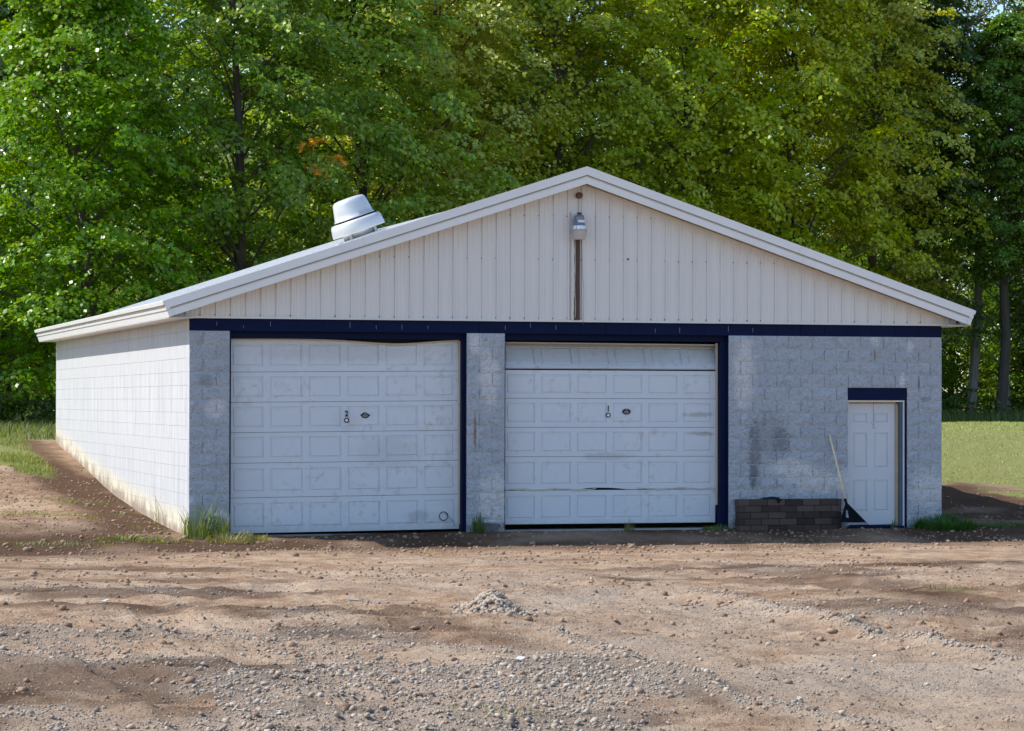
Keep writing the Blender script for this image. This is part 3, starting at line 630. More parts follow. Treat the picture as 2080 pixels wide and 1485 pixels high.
# gable, siding, roof
XR = 6.096; EX, EZ = -.43, 3.462; SL = (5.605-EZ)/(XR-EX); AL = math.atan(SL); ca, sa = math.cos(AL), math.sin(AL); YF = -.30
def roof_z(x): return EZ+(x-EX)*SL if x <= XR else EZ+(2*XR-EX-x)*SL
def slope_poly(s0, d0, d1, side=1, s1=None):
    """board lying d0..d1 under the roof line from distance s0 to the ridge (plumb cut there)"""
    pt = lambda s, d: (EX+s*ca+d*sa, EZ+s*sa-d*ca)
    rid = lambda d: (XR-EX-d*sa)/ca
    P = [pt(s0, d1), pt(rid(d1) if s1 is None else s1, d1), pt(rid(d0) if s1 is None else s1, d0), pt(s0, d0)]
    if side < 0: P = [(2*XR-x, z) for x, z in P][::-1]
    return P
def build_gable():
    g = part(MB().prism([(.0, 16*C), (W, 16*C), (W, roof_z(W)-.25), (XR, roof_z(XR)-.26), (.0, roof_z(0)-.25)], .0, .12), 'gable_wall', 'mortar_side')
    prof = [(0, 0), (.006, -.017), (.026, -.017), (.032, 0), (.088, 0), (.092, -.004), (.104, -.004), (.108, 0), (.150, 0), (.154, -.004), (.166, -.004), (.170, 0), (.2286, 0)]
    x = -.30; k = 0
    zt = lambda q: roof_z(q)-.205
    while x < W+.28:
        vs = []; xs_ = []
        for px, py in prof:
            X_ = x+px
            if X_ < -.28 or X_ > W+.27: continue
            if zt(X_) < 3.262: continue
            xs_.append((X_, -.022+py+(.003 if px == .2286 else 0)))
        if len(xs_) > 2:
            vs = [(a, b_, 3.258) for a, b_ in xs_]+[(a, b_, zt(a)) for a, b_ in xs_]; n = len(xs_)
            MB().add(vs, [(i, i+1, n+i+1, n+i) for i in range(n-1)]).build('siding_panel', 'siding', g)
        x += .2286; k += 1
    part(MB().box(-.36, W+.36, -.05, .0, 3.234, 3.262), 'base_trim', 'trim', g)
    for sd in (1, -1): part(MB().prism(slope_poly(.35, .215, .245, sd), -.05, -.02), 'gable_edge_trim', 'trim', g)
    sc = MB(); 
    for row in (3.29, 4.20, 4.87):
        q = -.2+.12
        while q < W:
            if zt(q) > row+.1 and random.random() < .93: sc.box(q-.006, q+.006, -.029, -.0225, row-.006+random.uniform(-.01, .01), row+.006)
            q += .2286
    sc.build('siding_screws', 'rust', g, kind='stuff')
    MB().lathe([(.0, 0), (.016, 0), (.012, .01), (.004, .012)], 8, Matrix.Translation((6.86, -.024, 4.22)) @ Matrix.Rotation(R(90), 4, 'X')).build('bolt_hole', 'dark', g)
build_gable()
def build_roof():
    r = empty('roof', (0, 0, 0)); r.parent = garage
    P = lambda mb, n, m: mb.build(n, m, r)
    for sd in (1, -1):
        P(MB().prism(slope_poly(.06, .115, .15, sd), YF+.025, L+.05), 'roof_deck', 'roof')
        rb = MB()
        y = YF+.25
        while y < L:
            q = slope_poly(.07, .095, .116, sd); rb.prism(q, y, y+.03); y += .2286
        P(rb, 'roof_ribs', 'roof')['kind'] = 'stuff'
        # rake: upper metal trim, groove, lower board; drawn in two lengths with a joint
        for s0, s1 in ((-.0, 3.15), (3.153, None)):
            P(MB().prism(slope_poly(s0, -.016, .108, sd, s1), YF-.035, YF+.02), 'rake_trim', 'fascia')
        for s0, s1 in ((.04, 3.05), (3.052, None)):
            P(MB().prism(slope_poly(s0, .134, .236, sd, s1), YF-.012, YF+.02), 'rake_board', 'fascia')
        P(MB().prism(slope_poly(.01, .122, .130, sd), YF-.022, YF+.01), 'rake_bead', 'trim')
        P(MB().prism(slope_poly(.03, .05, .228, sd), YF+.004, YF+.03), 'rake_backing', 'groove')
        # eave fascia bands along the side (same tilted cut)
        for d0, d1, out, mm, nm in ((-.014, .045, -.02, 'fascia', 'eave_edge'), (.045, .095, .02, 'galv', 'eave_channel'), (.095, .132, -.005, 'fascia', 'eave_band'), (.138, .238, .005, 'fascia', 'eave_board')):
            y0 = YF-.034 if nm != 'eave_channel' else YF
            P(MB().prism(slope_poly(out+.002*(sd < 0), d0, d1, sd, .06), y0+.0015, L+.04), nm, mm)
        # side soffit and front soffit boards
        xa, xb = (EX+.08, .03) if sd > 0 else (W-.03, 2*XR-EX-.08)
        P(MB().box(xa, xb, -.27, L+.02, 3.226, 3.234), 'eave_soffit', 'trim')
        s = .25
        while s < 6.55:
            e = min(s+.30, (XR-EX-.2*sa)/ca-.003)
            if e-s > .03: P(MB().prism(slope_poly(s, .196+.002*((s*10) % 2), .206, sd, e-.006), YF+.021, -.004), 'soffit_board', 'soffit')
            s += .30
        P(MB().prism(slope_poly(.05, .06, .19, sd), -.006+.02, .05), 'gable_fill', 'groove')
build_roof()

# ------------------------------------------------------------------ things on and at the garage
def build_vent():
    v = empty('roof_vent', (3.22, 2.5, roof_z(3.22)-.10), label='dented white metal exhaust fan hood standing tilted on the roof slope', category='vent')
    v.rotation_euler = (0, -R(20.0), 0)
    B = lambda mb, n, m, s=True: mb.build(n, m, v, s)
    B(MB().box(-.33, .33, -.33, .33, -.05, .07), 'curb', 'galv', False)
    B(MB().box(-.36, .36, -.36, .36, .072, .105), 'curb_cap', 'galv', False)
    for a in (0, 90, 180, 270):
        c, s = math.cos(R(a+45)), math.sin(R(a+45)); B(MB().box(c*.30-.02, c*.30+.02, s*.30-.02, s*.30+.02, .106, .22), 'support_leg', 'galv', False)
    B(MB().lathe([(.0, .107), (.27, .107), (.285, .2), (.29, .245), (.0, .247)], 32), 'neck', 'galv')
    B(MB().lathe([(.36, .19), (.438, .188), (.44, .20), (.428, .30), (.416, .36), (.395, .388), (.34, .395), (.0, .395)], 48), 'wind_band', 'galv')
    B(MB().lathe([(.30, .395), (.31, .42), (.0, .421)], 32), 'gap_ring', 'dark')
    B(MB().lathe([(.0, .42), (.335, .42), (.338, .432), (.322, .44), (.308, .52), (.28, .66), (.264, .705), (.235, .732), (.16, .745), (.0, .75)], 48), 'motor_dome', 'galv')
build_vent()
def build_lamp():
    l = empty('yard_light', (6.02, -.17, 4.5), label='grey dusk-to-dawn barn light with ribbed collar mounted high on the gable', category='light')
    T = Matrix.Identity(4); B = lambda mb, n, m, s=True: mb.build(n, m, l, s)
    B(MB().lathe([(.0, .0), (.088, .0), (.094, .008), (.112, .13), (.118, .142), (.0, .143)], 32), 'lens', 'lens')
    B(MB().lathe([(.117, .1435), (.119, .15), (.0, .151)], 32), 'lens_rim', 'greymetal')
    B(MB().lathe([(.105, .1515), (.108, .17), (.098, .215), (.085, .228), (.0, .229)], 48, None, .018), 'ribbed_collar', 'aluminium', False)
    B(MB().lathe([(.09, .2295), (.092, .245), (.084, .25), (.078, .33), (.07, .37), (.045, .385), (.0, .387)], 28), 'housing', 'greymetal')
    B(MB().lathe([(.0, .3875), (.034, .3875), (.034, .415), (.028, .422), (.0, .423)], 16), 'photocell', 'rust')
    B(MB().box(-.05, .055, -.088, -.0845, .262, .300), 'data_label', 'whiteprint', False)
    B(MB().tube([(0, 0, .29), (-.02, .1, .29), (-.03, .135, .29)], .028, 8), 'arm', 'greymetal')
    B(MB().box(-.095, -.01, .105, .135, .10, .44), 'mounting_plate', 'galv', False)
    B(MB().tube([(.03, .128, .75), (.031, .13, .5), (.02, .12, .43)], .004, 5), 'feed_wire', 'wire')
build_lamp()
part(MB().box(5.925, 6.065, -.062, -.036, 3.266, 4.62), 'backing_board', 'board')
part(MB().tube([(5.985, -.066, 4.5), (5.99, -.066, 4.1), (5.98, -.066, 3.8), (5.993, -.066, 3.45), (5.985, -.066, 3.3)], .006, 5), 'board_conduit', 'rawwood')
part(MB().tube([(6.10, -.045, 4.5), (6.11, -.05, 4.0), (6.135, -.05, 3.7), (6.125, -.05, 3.4), (6.13, -.055, 3.2)], .0022, 4), 'thin_wire', 'wire')
part(MB().lathe([(0, 0), (.045, 0), (.05, .02), (.042, .05), (.05, .065), (.045, .10), (.0, .104)], 16, Matrix.Translation((6.045, -.03, 5.19)) @ Matrix.Rotation(R(90), 4, 'X')), 'insulator_knob', 'rust', None, True)

def build_planter():
    y0 = -.22; x0, x1 = 8.635, 10.37
    p = empty('brick_stack', (9.5, -.12, 0), label='low wall of dark brown bricks dry-stacked against the block wall', category='bricks'); p.location = (0, 0, 0)
    bw, bh, bd = .296, .1015, .19; cache = {}
    def brick(x, y, z, w, d, rot=0):
        key = (round(w, 2), round(d, 2))
        if key not in cache:
            e = .006; m = MB(); a = [(e, 0, e), (w-e, 0, e), (w-e, 0, bh-e), (e, 0, bh-e)]
            bx = lambda i, y_: [(i, y_, i), (w-i, y_, i), (w-i, y_, bh-.002-i), (i, y_, bh-.002-i)]
            r = [bx(e, 0), bx(.001, e), bx(.001, d-.001)]; vs = [q for t in r for q in t]
            fs = [(0, 1, 2, 3), (11, 10, 9, 8)]+[(k*4+i, k*4+4+i, k*4+4+(i+1) % 4, k*4+(i+1) % 4) for k in range(2) for i in range(4)]
            cache[key] = m.add(vs, fs).mesh('brick'); cache[key].materials.append(MAT['brick'])
        o = bpy.data.objects.new('brick', cache[key]); col.objects.link(o); o.parent = p
        o.location = (x, y+random.uniform(-.006, .006), z); o.rotation_euler = (0, 0, R(random.uniform(-.8, .8)))
    z0 = -.03
    for c in range(5):
        x = x0+random.uniform(-.01, .01); first = True
        while x < x1-.04:
            w = bw*(.64 if (first and c % 2 == 0) else .28 if first else 1); first = False
            w = min(w, x1-x); brick(x, y0, z0+c*bh, w-.004, bd); x += w
    m = MB().add([(9.05, -.215, .482), (9.3, -.225, .482), (9.35, -.16, .50), (9.25, -.06, .515), (9.0, -.09, .49)], [(0, 1, 2, 3, 4)]).add([(9.25, -.232, .484), (9.28, -.234, .41), (9.31, -.234, .43), (9.35, -.232, .484)], [(0, 1, 2, 3)])
    m.build('liner_scrap', 'black', p)
build_planter()
def build_rake():
    r = empty('leaf_rake', (0, 0, 0), label='black plastic leaf rake with pale wooden handle leaning by the entry door', category='rake')
    neck = Vector((10.40, -.30, .43)); top = Vector((10.235, -.045, 1.47))
    d = (neck-top).normalized()
    MB().tube([top, top+(neck-top)*.5, neck+d*.06], [.0165, .0165, .016], 8).build('handle', 'pole', r, True)
    a = Vector((10.225, -.42, .035)); b_ = Vector((10.745, -.50, .03)); nrm = (a-neck).cross(b_-neck).normalized()
    fan = lambda t, u: neck+((a+(b_-a)*t)-neck)*u
    m = MB(); n = 12
    vs = [neck+Vector((-.018, 0, .012)), neck+Vector((.02, 0, .012))]
    for k, th in ((0, .006), (1, -.006)):
        o = [neck+nrm*th]+[fan(i/n, .78+.03*math.sin(i/n*math.pi))+nrm*th for i in range(n+1)]
        m.add(o, [(0, i+1, i+2) if k else (0, i+2, i+1) for i in range(n)])
    m.build('fan_plate', 'black', r)
    m = MB()
    for i in range(23):
        t = i/22; q = fan(t, 1.0); m.tube([fan(t, .05)+nrm*.008, fan(t, .5)+nrm*.01, fan(t, .93)+nrm*.008, q, q+Vector((0, -.035, -.012))], [.0028, .0035, .0035, .003, .002], 4)
    m.tube([fan(t/10, .80)+nrm*.01 for t in range(11)], .004, 4)
    m.build('tines', 'black', r, kind='stuff')
    MB().tube([neck-d*.05, neck+d*.12], [.02, .026], 8).build('socket', 'black', r, True)
    c = fan(.30, .48)+nrm*(-.0095); ax = (fan(.30, .7)-fan(.30, .3)).normalized(); sx = ax.cross(nrm).normalized()
    for sg in (-1, 1):
        c = fan(.30, .48)+nrm*.0095*sg
        MB().add([c-ax*.06-sx*.018, c-ax*.06+sx*.018, c+ax*.06+sx*.018, c+ax*.06-sx*.018], [(0, 1, 2, 3)]).build('price_sticker', 'whiteprint', r)
build_rake()

# ------------------------------------------------------------------ grass and weeds
def blades(n, px, py, h, lean=.5, w=.006, seed=1, spread=None, droop=.5):
    g = np.random.default_rng(seed); base = np.stack([px, py, height(px, py)-.01], 1); a = g.uniform(0, 2*math.pi, n); ln = g.uniform(.15, 1, n)*lean
    d = np.stack([np.cos(a), np.sin(a), np.zeros(n)], 1); sdir = np.stack([-np.sin(a+g.uniform(-.8, .8, n)), np.cos(a), np.zeros(n)], 1)
    hh = h*g.uniform(.45, 1.1, n); ww = w*g.uniform(.6, 1.3, n); V = []
    for t, wt in ((0, 1), (.45, .85), (.8, .5), (1, .06)):
        c = base+d*(hh*ln*(t**1.8))[:, None]+np.array([0, 0, 1])*(hh*(t-droop*ln*t**2.4*.8))[:, None]
        V += [c-sdir*(ww*wt)[:, None], c+sdir*(ww*wt)[:, None]]
    V = np.stack(V, 1); q = np.array([(0, 1, 3, 2), (2, 3, 5, 4), (4, 5, 7, 6)]); F = (q[None]+8*np.arange(n)[:, None, None]).reshape(-1, 4)
    return V.reshape(-1, 3), F
def grass_obj(name, n, dens, box, h, color, lean=.5, w=.006, seed=1, **tags):
    P = np.zeros((0, 2)); g = np.random.default_rng(seed)
    while len(P) < n:
        x = g.uniform(box[0], box[1], n*2); y = g.uniform(box[2], box[3], n*2); k = g.random(n*2) < dens(x, y); P = np.concatenate([P, np.stack([x[k], y[k]], 1)])
        if not k.any(): break
    P = P[:n]; V, F = blades(len(P), P[:, 0], P[:, 1], h, lean, w, seed)
    o = obj(name, np_mesh(name, V, F), 'grass', None, False, **tags); o.color = (*color, 1); return o
def tuft(name, cx, cy, rx, ry, n, h, color, label, lean=.6, w=.005, seed=1, cat='weeds', group=None, kind=None):
    g = np.random.default_rng(seed); r = np.sqrt(g.random(n)); t = g.uniform(0, 2*math.pi, n); px = cx+rx*r*np.cos(t); py = cy+ry*r*np.sin(t)
    V, F = blades(n, px, py, h*(1.15-.6*r), lean, w, seed); o = obj(name, np_mesh(name, V, F), 'grass', None, False, label=label, category=cat, group=group, kind=kind); o.color = (*color, 1); return o
GREEN = (0.10, 0.19, 0.025); YGREEN = (0.20, 0.23, 0.05); STRAW = (0.33, 0.27, 0.12)
tuft('weed_clump', .22, -.26, .38, .24, 250, .66, (0.11, 0.17, 0.035), 'tall green weed clump at the sunlit corner of the block wall', .6, .006, 3)
tuft('grass_tuft', .62, -.62, .5, .22, 500, .22, YGREEN, 'short yellowish grass sprawling before the tall corner weeds', .9, .005, 4, kind='stuff')
tuft('grass_tuft', -.75, -.55, .75, .16, 500, .13, YGREEN, 'trampled yellow-green grass strip along the foot of the side wall', 1.0, .005, 5, kind='stuff')
tuft('grass_tuft', -2.1, -.75, 1.1, .10, 420, .08, YGREEN, 'thin flattened grass line on the dirt below the bank', 1.0, .005, 6, kind='stuff')
tuft('tall_grass', -.12, 1.9, .12, .6, 12, .95, (0.16, 0.17, 0.05), 'few tall grass stalks bending against the white side wall', .7, .004, 8, 'grass')
tuft('wall_weed', 4.42, -.16, .10, .08, 90, .42, (0.08, 0.13, 0.03), 'thin leafy weed growing up the pier between the doors', .4, .008, 9)
tuft('sill_weed', 6.9, -.02, .10, .05, 40, .24, (0.14, 0.17, 0.05), 'sparse weed sprouting at the sill of door 1', .5, .005, 10)
tuft('sill_grass', 8.35, -.05, .30, .08, 220, .14, GREEN, 'small grass patch at the foot of the navy door jamb', .8, .005, 11)
tuft('corner_grass', 12.15, -.22, .55, .25, 1500, .30, (0.05, 0.13, 0.02), 'thick shaded grass clump at the base of the wall by the entry door', .7, .006, 12, 'grass')
tuft('corner_grass', 13.1, -.12, .5, .2, 500, .13, (0.06, 0.13, 0.02), 'low shaded grass spreading on the soil past the wall corner', .8, .005, 13, 'grass')
tuft('wall_weed', 11.72, -.1, .12, .06, 40, .40, (0.10, 0.10, 0.05), 'wiry dry stalks standing between the entry door and the corner grass', .4, .003, 14)
tuft('stack_weed', 9.52, -.04, .08, .02, 24, .62, (0.20, 0.16, 0.08), 'dry weed stalks rising behind the stacked bricks', .35, .004, 15)
tuft('stack_weed', 9.85, -.04, .06, .02, 12, .62, (0.20, 0.15, 0.08), 'bent brown stalk behind the stacked bricks nearer the rake', .5, .004, 16)
tuft('door_weed', 11.33, -.08, .08, .03, 30, .2, (0.06, 0.11, 0.03), 'tiny weed at the threshold of the entry door', .4, .006, 17)
tuft('yard_grass', -1.75, -23.2, .5, .35, 300, .06, YGREEN, 'sparse grass wisps growing through the gravel', 1.1, .003, 18, 'grass')
tuft('yard_grass', 6.0, -13.4, .35, .35, 260, .10, (0.17, 0.15, 0.06), 'matted dead grass clump on the bare dirt', 1.2, .004, 19, 'grass')
tuft('yard_grass', 3.0, -2.6, .25, .2, 60, .10, STRAW, 'fallen straw wisps in front of the overhead doors', 1.4, .004, 20, 'grass')
grass_obj('bank_grass', 9000, lambda x, y: lawn_mask(x, y)*(.4+vnoise(x, y, .7)), (-4.5, -.5, 9, 19), .14, (0.15, 0.21, 0.045), .8, .006, 21, kind='stuff', label='sunlit grass on top of the earth bank', category='grass')
grass_obj('meadow_grass', 9000, lambda x, y: .6+.8*vnoise(x, y, 1.5), (-9, 3, 18, 35), .34, (0.12, 0.17, 0.035), .7, .010, 26, kind='stuff', label='longer grass between the bank and the wood', category='grass')
grass_obj('bank_wisps', 700, lambda x, y: ss(vnoise(x+3, y, .9), .15, .3), (-3.2, -.3, .3, 8), .10, YGREEN, 1.0, .004, 25, kind='stuff', label='scattered grass wisps on the scraped bank', category='grass')
grass_obj('lawn_grass', 60000, lambda x, y: lawn_mask(x, y), (12.6, 30, 4.5, 40), .075, (0.27, 0.34, 0.11), .9, .007, 22, kind='stuff', label='mown sunlit lawn beyond the garage', category='grass')
grass_obj('rough_grass', 16000, lambda x, y: ss(y, 36, 41)*np.ones_like(x), (-6, 44, 34, 52), .55, (0.075, 0.12, 0.02), .6, .012, 23, kind='stuff', label='taller rough grass along the edge of the wood', category='grass')

# ------------------------------------------------------------------ litter on the yard
def scrap(name, mat, x, y, w, d, rz, label, cat, t=.008, curl=.02):
    g = random.Random(int(x*91+y*17)); z = float(height(x, y)); n = 5; m = MB(); top = []; bot = []
    for i in range(n+1):
        u = i/n-.5; wob = g.uniform(.6, 1.0)
        for v in (-.5, .5): top.append((u*w, v*d*wob, curl*abs(u)*2+g.uniform(0, .006)+t)); bot.append((u*w, v*d*wob, top[-1][2]-t))
    k = len(top); fs = []
    for i in range(n): a = 2*i; fs += [(a, a+2, a+3, a+1), (k+a, k+a+1, k+a+3, k+a+2), (a, k+a, k+a+2, a+2), (a+1, a+3, k+a+3, k+a+1)]
    fs += [(0, 1, k+1, k), (2*n, k+2*n, k+2*n+1, 2*n+1)]
    w *= .7; o = m.add(top+bot, fs).build(name, mat, None, False, label=label, category=cat); o.scale = (.7, .7, .8); o.location = (x, y, z+.004); o.rotation_euler = (random.uniform(-.12, .12), random.uniform(-.12, .12), R(rz)); return o
for a in (('paper_scrap', 'paper', -3.05, -13.4, .16, .08, 10, 'curled white paper scrap on the pale dirt beside a dark clod', 'paper'),
          ('paper_scrap', 'paper', -.75, -20.0, .14, .10, 40, 'folded white wrapper lying among the loose gravel', 'paper'),
          ('paper_scrap', 'paper', 5.9, -6.9, .2, .1, 5, 'crumpled white paper in front of the entry door', 'paper'),
          ('paper_scrap', 'paper', .35, -23.0, .13, .05, 80, 'small white shred beside the gravel windrow', 'paper'),
          ('paper_scrap', 'paper', 2.2, -20.0, .12, .06, 20, 'white scrap on the smooth pale track', 'paper'),
          ('wood_scrap', 'woodscrap', 2.5, -21.3, .18, .05, 15, 'dark splintered board piece on the smooth pale track', 'wood'),
          ('wood_scrap', 'woodscrap', -2.6, -23.2, .22, .05, -10, 'dark curved bark strip among the gravel', 'wood'),
          ('wood_scrap', 'woodscrap', 2.6, -14.5, .20, .06, 30, 'dark wood chip by the far windrow of stones', 'wood'),
          ('wood_scrap', 'woodscrap', -.6, -20.6, .26, .07, 12, 'dark rotten stick lying behind the white wrapper', 'wood'),
          ('wood_scrap', 'paper', -.5, -13.2, .22, .06, -25, 'grey weathered splinter of board near the gravel pile', 'wood'),
          ('paper_scrap', 'paper', 17.2, 22.0, .35, .25, 0, 'white paper lying on the sunlit lawn', 'paper')): scrap(*a)
o = stones('rusty_stone', np.array([[.56, -15.85]]), np.array([.05]), 'rust', .2, label='orange rusty lump in front of the gravel pile', category='stone')

# ------------------------------------------------------------------ trees
def leaf_cloud(cent, rad, nper, size, g, flat=.45, droop=.25, axis=None):
    """leaves (folded diamonds) spread in flattened sprays that face up and outward: cent (k,3), rad (k,)"""
    k = len(cent); n = k*nper; c = np.repeat(cent, nper, 0); r = np.repeat(rad, nper)
    out = (cent[:, :2]-(axis if axis is not None else cent[:, :2]-g.normal(0, 1, (k, 2)))); out = out/(np.linalg.norm(out, axis=1)[:, None]+1e-6)
    sn = np.concatenate([out*g.uniform(.2, .9, (k, 1))+g.normal(0, .25, (k, 2)), np.full((k, 1), .8)], 1); sn /= np.linalg.norm(sn, axis=1)[:, None]; sn = np.repeat(sn, nper, 0)
    a = g.uniform(0, 2*math.pi, n); q = np.sqrt(g.random(n)); off = np.stack([np.cos(a)*q*r, np.sin(a)*q*r, g.normal(0, .2, n)*r*flat-droop*r*q*q], 1)
    off[:, 2] -= (off[:, 0]*sn[:, 0]+off[:, 1]*sn[:, 1])/sn[:, 2]*.6
    p = c+off; sz = size*g.uniform(.6, 1.3, n)
    nz = sn+g.normal(0, .42, (n, 3)); nz /= np.linalg.norm(nz, axis=1)[:, None]
    t = np.stack([np.cos(a)+g.normal(0, .6, n), np.sin(a)+g.normal(0, .6, n), -.5+g.normal(0, .3, n)], 1); t -= nz*(t*nz).sum(1)[:, None]; t /= np.linalg.norm(t, axis=1)[:, None]
    s = np.cross(nz, t); w = (.38*sz)[:, None]; l = sz[:, None]
    V = np.stack([p-t*l*.5, p+s*w-t*l*.02-nz*w*.25, p+t*l*.5-nz*l*.12, p-s*w-t*l*.02-nz*w*.25], 1)
    return V.reshape(-1, 3), np.arange(4*n).reshape(n, 4)
def make_tree(seed, H, RAD, z0, nb, nper, size, trunk_r, birch=False, hang=.3, sub=6):
    g = np.random.default_rng(seed); rnd = random.Random(seed); tm = MB()
    lean = Vector((rnd.uniform(-.5, .5), rnd.uniform(-.5, .5), 0)); axis = lambda z: Vector((lean.x*(z/H)**2+.12*math.sin(z*.7+seed), lean.y*(z/H)**2+.12*math.cos(z*.6), z))
    zz = [-.3, .15, .8]+list(np.linspace(2, H*.93, 8)); tm.tube([axis(z) for z in zz], [trunk_r*1.5, trunk_r*1.15, trunk_r]+[trunk_r*(1-.9*(z/H)) for z in zz[3:]], 9)
    cents = []; rads = []
    for i in range(nb):
        f = ((i+.5)/nb)**.85; z = z0+(H-z0)*f; prof = (math.sin(math.pi*min(1, .18+.80*f**.85)))**.7
        rr = RAD*prof*(.60+.40*rnd.random()); a = i*2.39996+rnd.uniform(-.5, .5); ca_, sa_ = math.cos(a), math.sin(a); ax = axis(min(z, H*.95)); tip = ax+Vector((ca_*rr, sa_*rr, 0)); tip.z = z+rnd.uniform(-.3, .4)
        st = axis(max(z0*.6, z-rr*.6)); mid = st.lerp(tip, .5)+Vector((0, 0, .16*rr)); pts = [st, mid, tip]
        tm.tube(pts, [max(.02, trunk_r*.34*(1-z/H*.7)), .03, .012], 5, False)
        lat = rr*.24+.22; up_ = rnd.uniform(.05, .35)
        for k in range(sub):
            u = .22+.82*(k+rnd.random())/sub; p = st.lerp(mid, u/.5) if u < .5 else mid.lerp(tip, (u-.5)/.5); w_ = rnd.gauss(0, lat)
            cents.append((p.x-sa_*w_+rnd.gauss(0, .15), p.y+ca_*w_+rnd.gauss(0, .15), p.z+up_-.10*abs(w_)+rnd.gauss(0, .10))); rads.append(rnd.uniform(.38, .80)*(.75+.05*RAD))
    V, F = leaf_cloud(np.array(cents), np.array(rads), nper, size, g, .5, hang, np.array([[axis(min(max(q[2], 0), H)).x, axis(min(max(q[2], 0), H)).y] for q in cents]))
    cm = np_mesh('crown', V, F); cm.materials.append(MAT['leaf']); tmesh = tm.mesh('trunk'); tmesh.materials.append(MAT['bark'])
    return tmesh, cm
KIND = {'maple': make_tree(1, 17.5, 4.6, 2.2, 60, 82, .165, .24, hang=.35, sub=12), 'maple_low': make_tree(2, 15.5, 4.8, 1.0, 62, 82, .165, .22, hang=.35, sub=12),
        'ash': make_tree(3, 19.0, 4.2, 3.5, 62, 76, .15, .22, hang=.5, sub=11), 'boxelder': make_tree(4, 17.0, 5.2, 1.6, 66, 80, .15, .25, hang=.6, sub=12),
        'aspen': make_tree(5, 19.5, 3.2, 3.0, 60, 52, .13, .14, hang=.25, sub=8), 'sapling': make_tree(6, 8.0, 2.4, .5, 50, 56, .17, .07, hang=.35, sub=5),
        'tall': make_tree(8, 20.0, 4.2, 7.5, 56, 76, .18, .30, hang=.4, sub=11)}
def tree(kind, x, y, color, label, s=1.0, rz=None, bark=(0.13, 0.115, 0.10), group='trees of the wood behind the garage', name=None):
    t, c = KIND[kind]; z = float(height(x, y))
    r = empty(name or 'deciduous_tree', (x, y, z), label=label, category='tree', group=group); r.rotation_euler = (0, 0, random.uniform(0, 6.28) if rz is None else rz); r.scale = (s, s, s*random.uniform(.95, 1.06))
    for nm, me, cc in (('trunk', t, bark), ('crown', c, color)):
        o = bpy.data.objects.new(nm, me); col.objects.link(o); o.parent = r; o.color = (*cc, 1)
    return r
DG = (0.130, 0.262, 0.008); MG = (0.190, 0.315, 0.011); YG = (0.300, 0.375, 0.013); OL = (0.265, 0.355, 0.012); BG = (0.105, 0.205, 0.028)
Lf = 'slender pale-barked aspen among the wood'; Lg = 'bushy young tree at the edge of the wood'; Le = 'deep green tree in the far rows of the wood'; Lm = 'low bushy tree filling the second row of the wood'
for a in (('maple', -4.5, 37.5, DG, 'dark green maple beyond the grassy earth bank', .85), ('tall', -1.0, 41.0, DG, 'bare-stemmed dark tree in the shade behind the bank', .8), ('maple', -10.0, 40.0, DG, 'dark maple deep in the wood past the bank', .85), ('maple_low', -9.5, 33.0, DG, 'low-branched maple standing past the grassy bank', .85), ('maple', -15.0, 38.0, DG, 'tall maple in the wood well past the bank', .9), ('maple_low', -8.0, 48.0, DG, 'low-branched maple deep in the wood past the bank', .9), ('maple_low', 2.4, 31.0, DG, 'rich green maple with layered boughs behind the low eave of the roof', .88),
          ('maple', 6.9, 33.0, (0.132, 0.245, 0.010), 'tall green maple between the low-eave maple and the roof vent', .88), ('maple_low', 11.0, 36.0, MG, 'bright green maple directly behind the roof vent', .97),
          ('ash', 14.0, 40.0, YG, 'yellow-green tree rising just past the roof vent', .95), ('ash', 16.4, 46.0, MG, 'mid-green tree between the vent and the gable peak', .95),
          ('boxelder', 18.8, 42.0, OL, 'olive drooping tree behind the gable peak', 1.02), ('boxelder', 23.4, 43.5, OL, 'broad olive tree above the long slope past the gable peak', 1.05),
          ('boxelder', 27.6, 44.5, (0.29, 0.36, 0.013), 'yellowish drooping tree above the low end of the far slope', 1.0), ('ash', 31.3, 46.0, YG, 'yellow-leaved tree beside the dark lawn-edge trees', .95),
          ('tall', 36.4, 46.5, BG, 'dark tree with bare thick trunk at the edge of the lawn', .70), ('maple', 40.5, 47.0, BG, 'dark blue-green tree past the bare-trunked one', 1.0), ('tall', 33.4, 48.5, (0.07, 0.14, 0.03), 'high-crowned tree in the shade behind the lawn', .9)): tree(*a)
for i in range(17):
    x = -5+i*3.3+random.uniform(-.9, .9); y = 50+(i % 2)*4.0+random.uniform(-1, 1)
    tree(('maple_low', 'boxelder')[i % 2], x, y, (DG, MG, (0.11, 0.18, 0.02))[(i*7) % 3], Lm, random.uniform(.48, .60))
for i in range(22):
    x = -6+i*3.25+random.uniform(-1.2, 1.2); y = 73+(i % 3)*5.0+random.uniform(-1.5, 1.5)
    if 47 < x < 54: continue
    tree(('maple', 'ash', 'maple_low')[i % 3], x, y, (DG, MG, (0.11, 0.18, 0.02))[(i*7) % 3], Le, random.uniform(1.12, 1.3))
for x, y in ((10.6, 44.0), (14.2, 47.5), (17.2, 48.5), (21.0, 48), (34.9, 49.0), (38.2, 50.0)): tree('aspen', x, y, (0.13, 0.21, 0.035), Lf, random.uniform(.85, .95), None, (0.42, 0.41, 0.38))
for i in range(26):
    tree('sapling', -6+i*2.3+random.uniform(-.7, .7), 62+random.uniform(-4, 5), DG, 'leafy thicket shrub deep in the wood', random.uniform(.6, .9), group='thicket in the wood', name='thicket_shrub')
for i in range(14):
    tree('sapling', 29+i*1.5+random.uniform(-.5, .5), 54+random.uniform(-2.5, 2.5), DG, 'leafy thicket shrub deep in the wood', random.uniform(.6, .85), group='thicket in the wood', name='thicket_shrub')
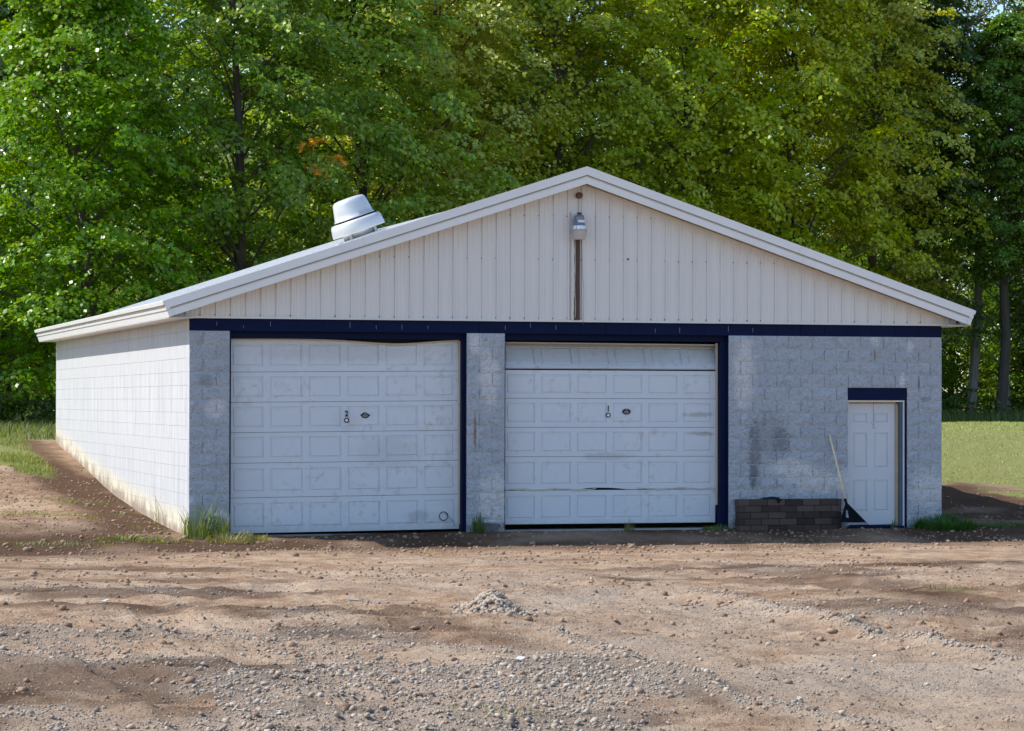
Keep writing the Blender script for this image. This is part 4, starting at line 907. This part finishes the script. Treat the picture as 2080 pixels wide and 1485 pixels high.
for x, y, s in ((-2.5, 36, .7), (1.0, 37.5, .6), (20.5, 46.5, .8), (25.5, 47.5, .9), (29.0, 49.0, .75), (11.0, 43, .9), (15.5, 43.5, .9)): tree('sapling', x, y, MG, Lg, s)
def bare_tree(x, y, H):
    g = random.Random(4); rt_ = empty('bare_tree', (x, y, float(height(x, y))), label='leafless grey tree standing above the dark lawn-edge trees', category='tree'); m = MB(); b_ = MB()
    ax = [Vector((.25*math.sin(z*.35), .2*math.cos(z*.3), z)) for z in np.linspace(-.2, H, 12)]; m.tube(ax, [.20*(1-.9*i/11) for i in range(12)], 8)
    for i in range(34):
        k = g.uniform(.45, .97); p = ax[int(k*11)]; a = g.uniform(0, 6.28); ln = (1.1-k)*5+.6; d = Vector((math.cos(a), math.sin(a), g.uniform(.5, 1.3))).normalized()
        q = [p, p+d*ln*.5, p+d*ln+Vector((0, 0, .15*ln))]; b_.tube(q, [.045, .028, .01], 5, False)
        for j in range(4):
            t = q[1].lerp(q[2], g.random()); e = Vector((g.uniform(-1, 1), g.uniform(-1, 1), g.uniform(.1, 1))).normalized()*g.uniform(.4, 1.1); b_.tube([t, t+e*.5, t+e], [.016, .012, .006], 4, False)
    for mb, nm in ((m, 'trunk'), (b_, 'branches')):
        o = mb.build(nm, 'bark', rt_); o.color = (.45, .43, .42, 1)
bare_tree(36.9, 50.0, 17.5)
# a spray of early autumn leaves
V, F = leaf_cloud(np.array([[8.4, 31.0, 8.95], [8.8, 30.9, 8.45], [8.55, 31.0, 8.15], [9.0, 31.0, 8.4]]), np.array([.4, .45, .35, .4]), 60, .15, np.random.default_rng(5))
o = obj('autumn_spray', np_mesh('autumn_spray', V, F), 'leaf', None, False, kind='stuff', label='small spray of orange autumn leaves hanging among the green', category='foliage'); o.color = (.62, .36, .03, 1)
# undergrowth under the wood
P = np.stack([rng.uniform(-8, 44, 900), rng.uniform(45, 60, 900)], 1); P[:200, 1] = rng.uniform(33, 46, 200); P[:200, 0] = rng.uniform(-6, 8, 200)
V, F = leaf_cloud(np.stack([P[:, 0], P[:, 1], height(P[:, 0], P[:, 1])+rng.uniform(.1, .9, 900)], 1), rng.uniform(.4, .9, 900), 46, .14, np.random.default_rng(9))
o = obj('undergrowth', np_mesh('undergrowth', V, F), 'leaf', None, False, kind='stuff', label='leafy undergrowth in the shade below the trees', category='undergrowth'); o.color = (.055, .115, .018, 1)
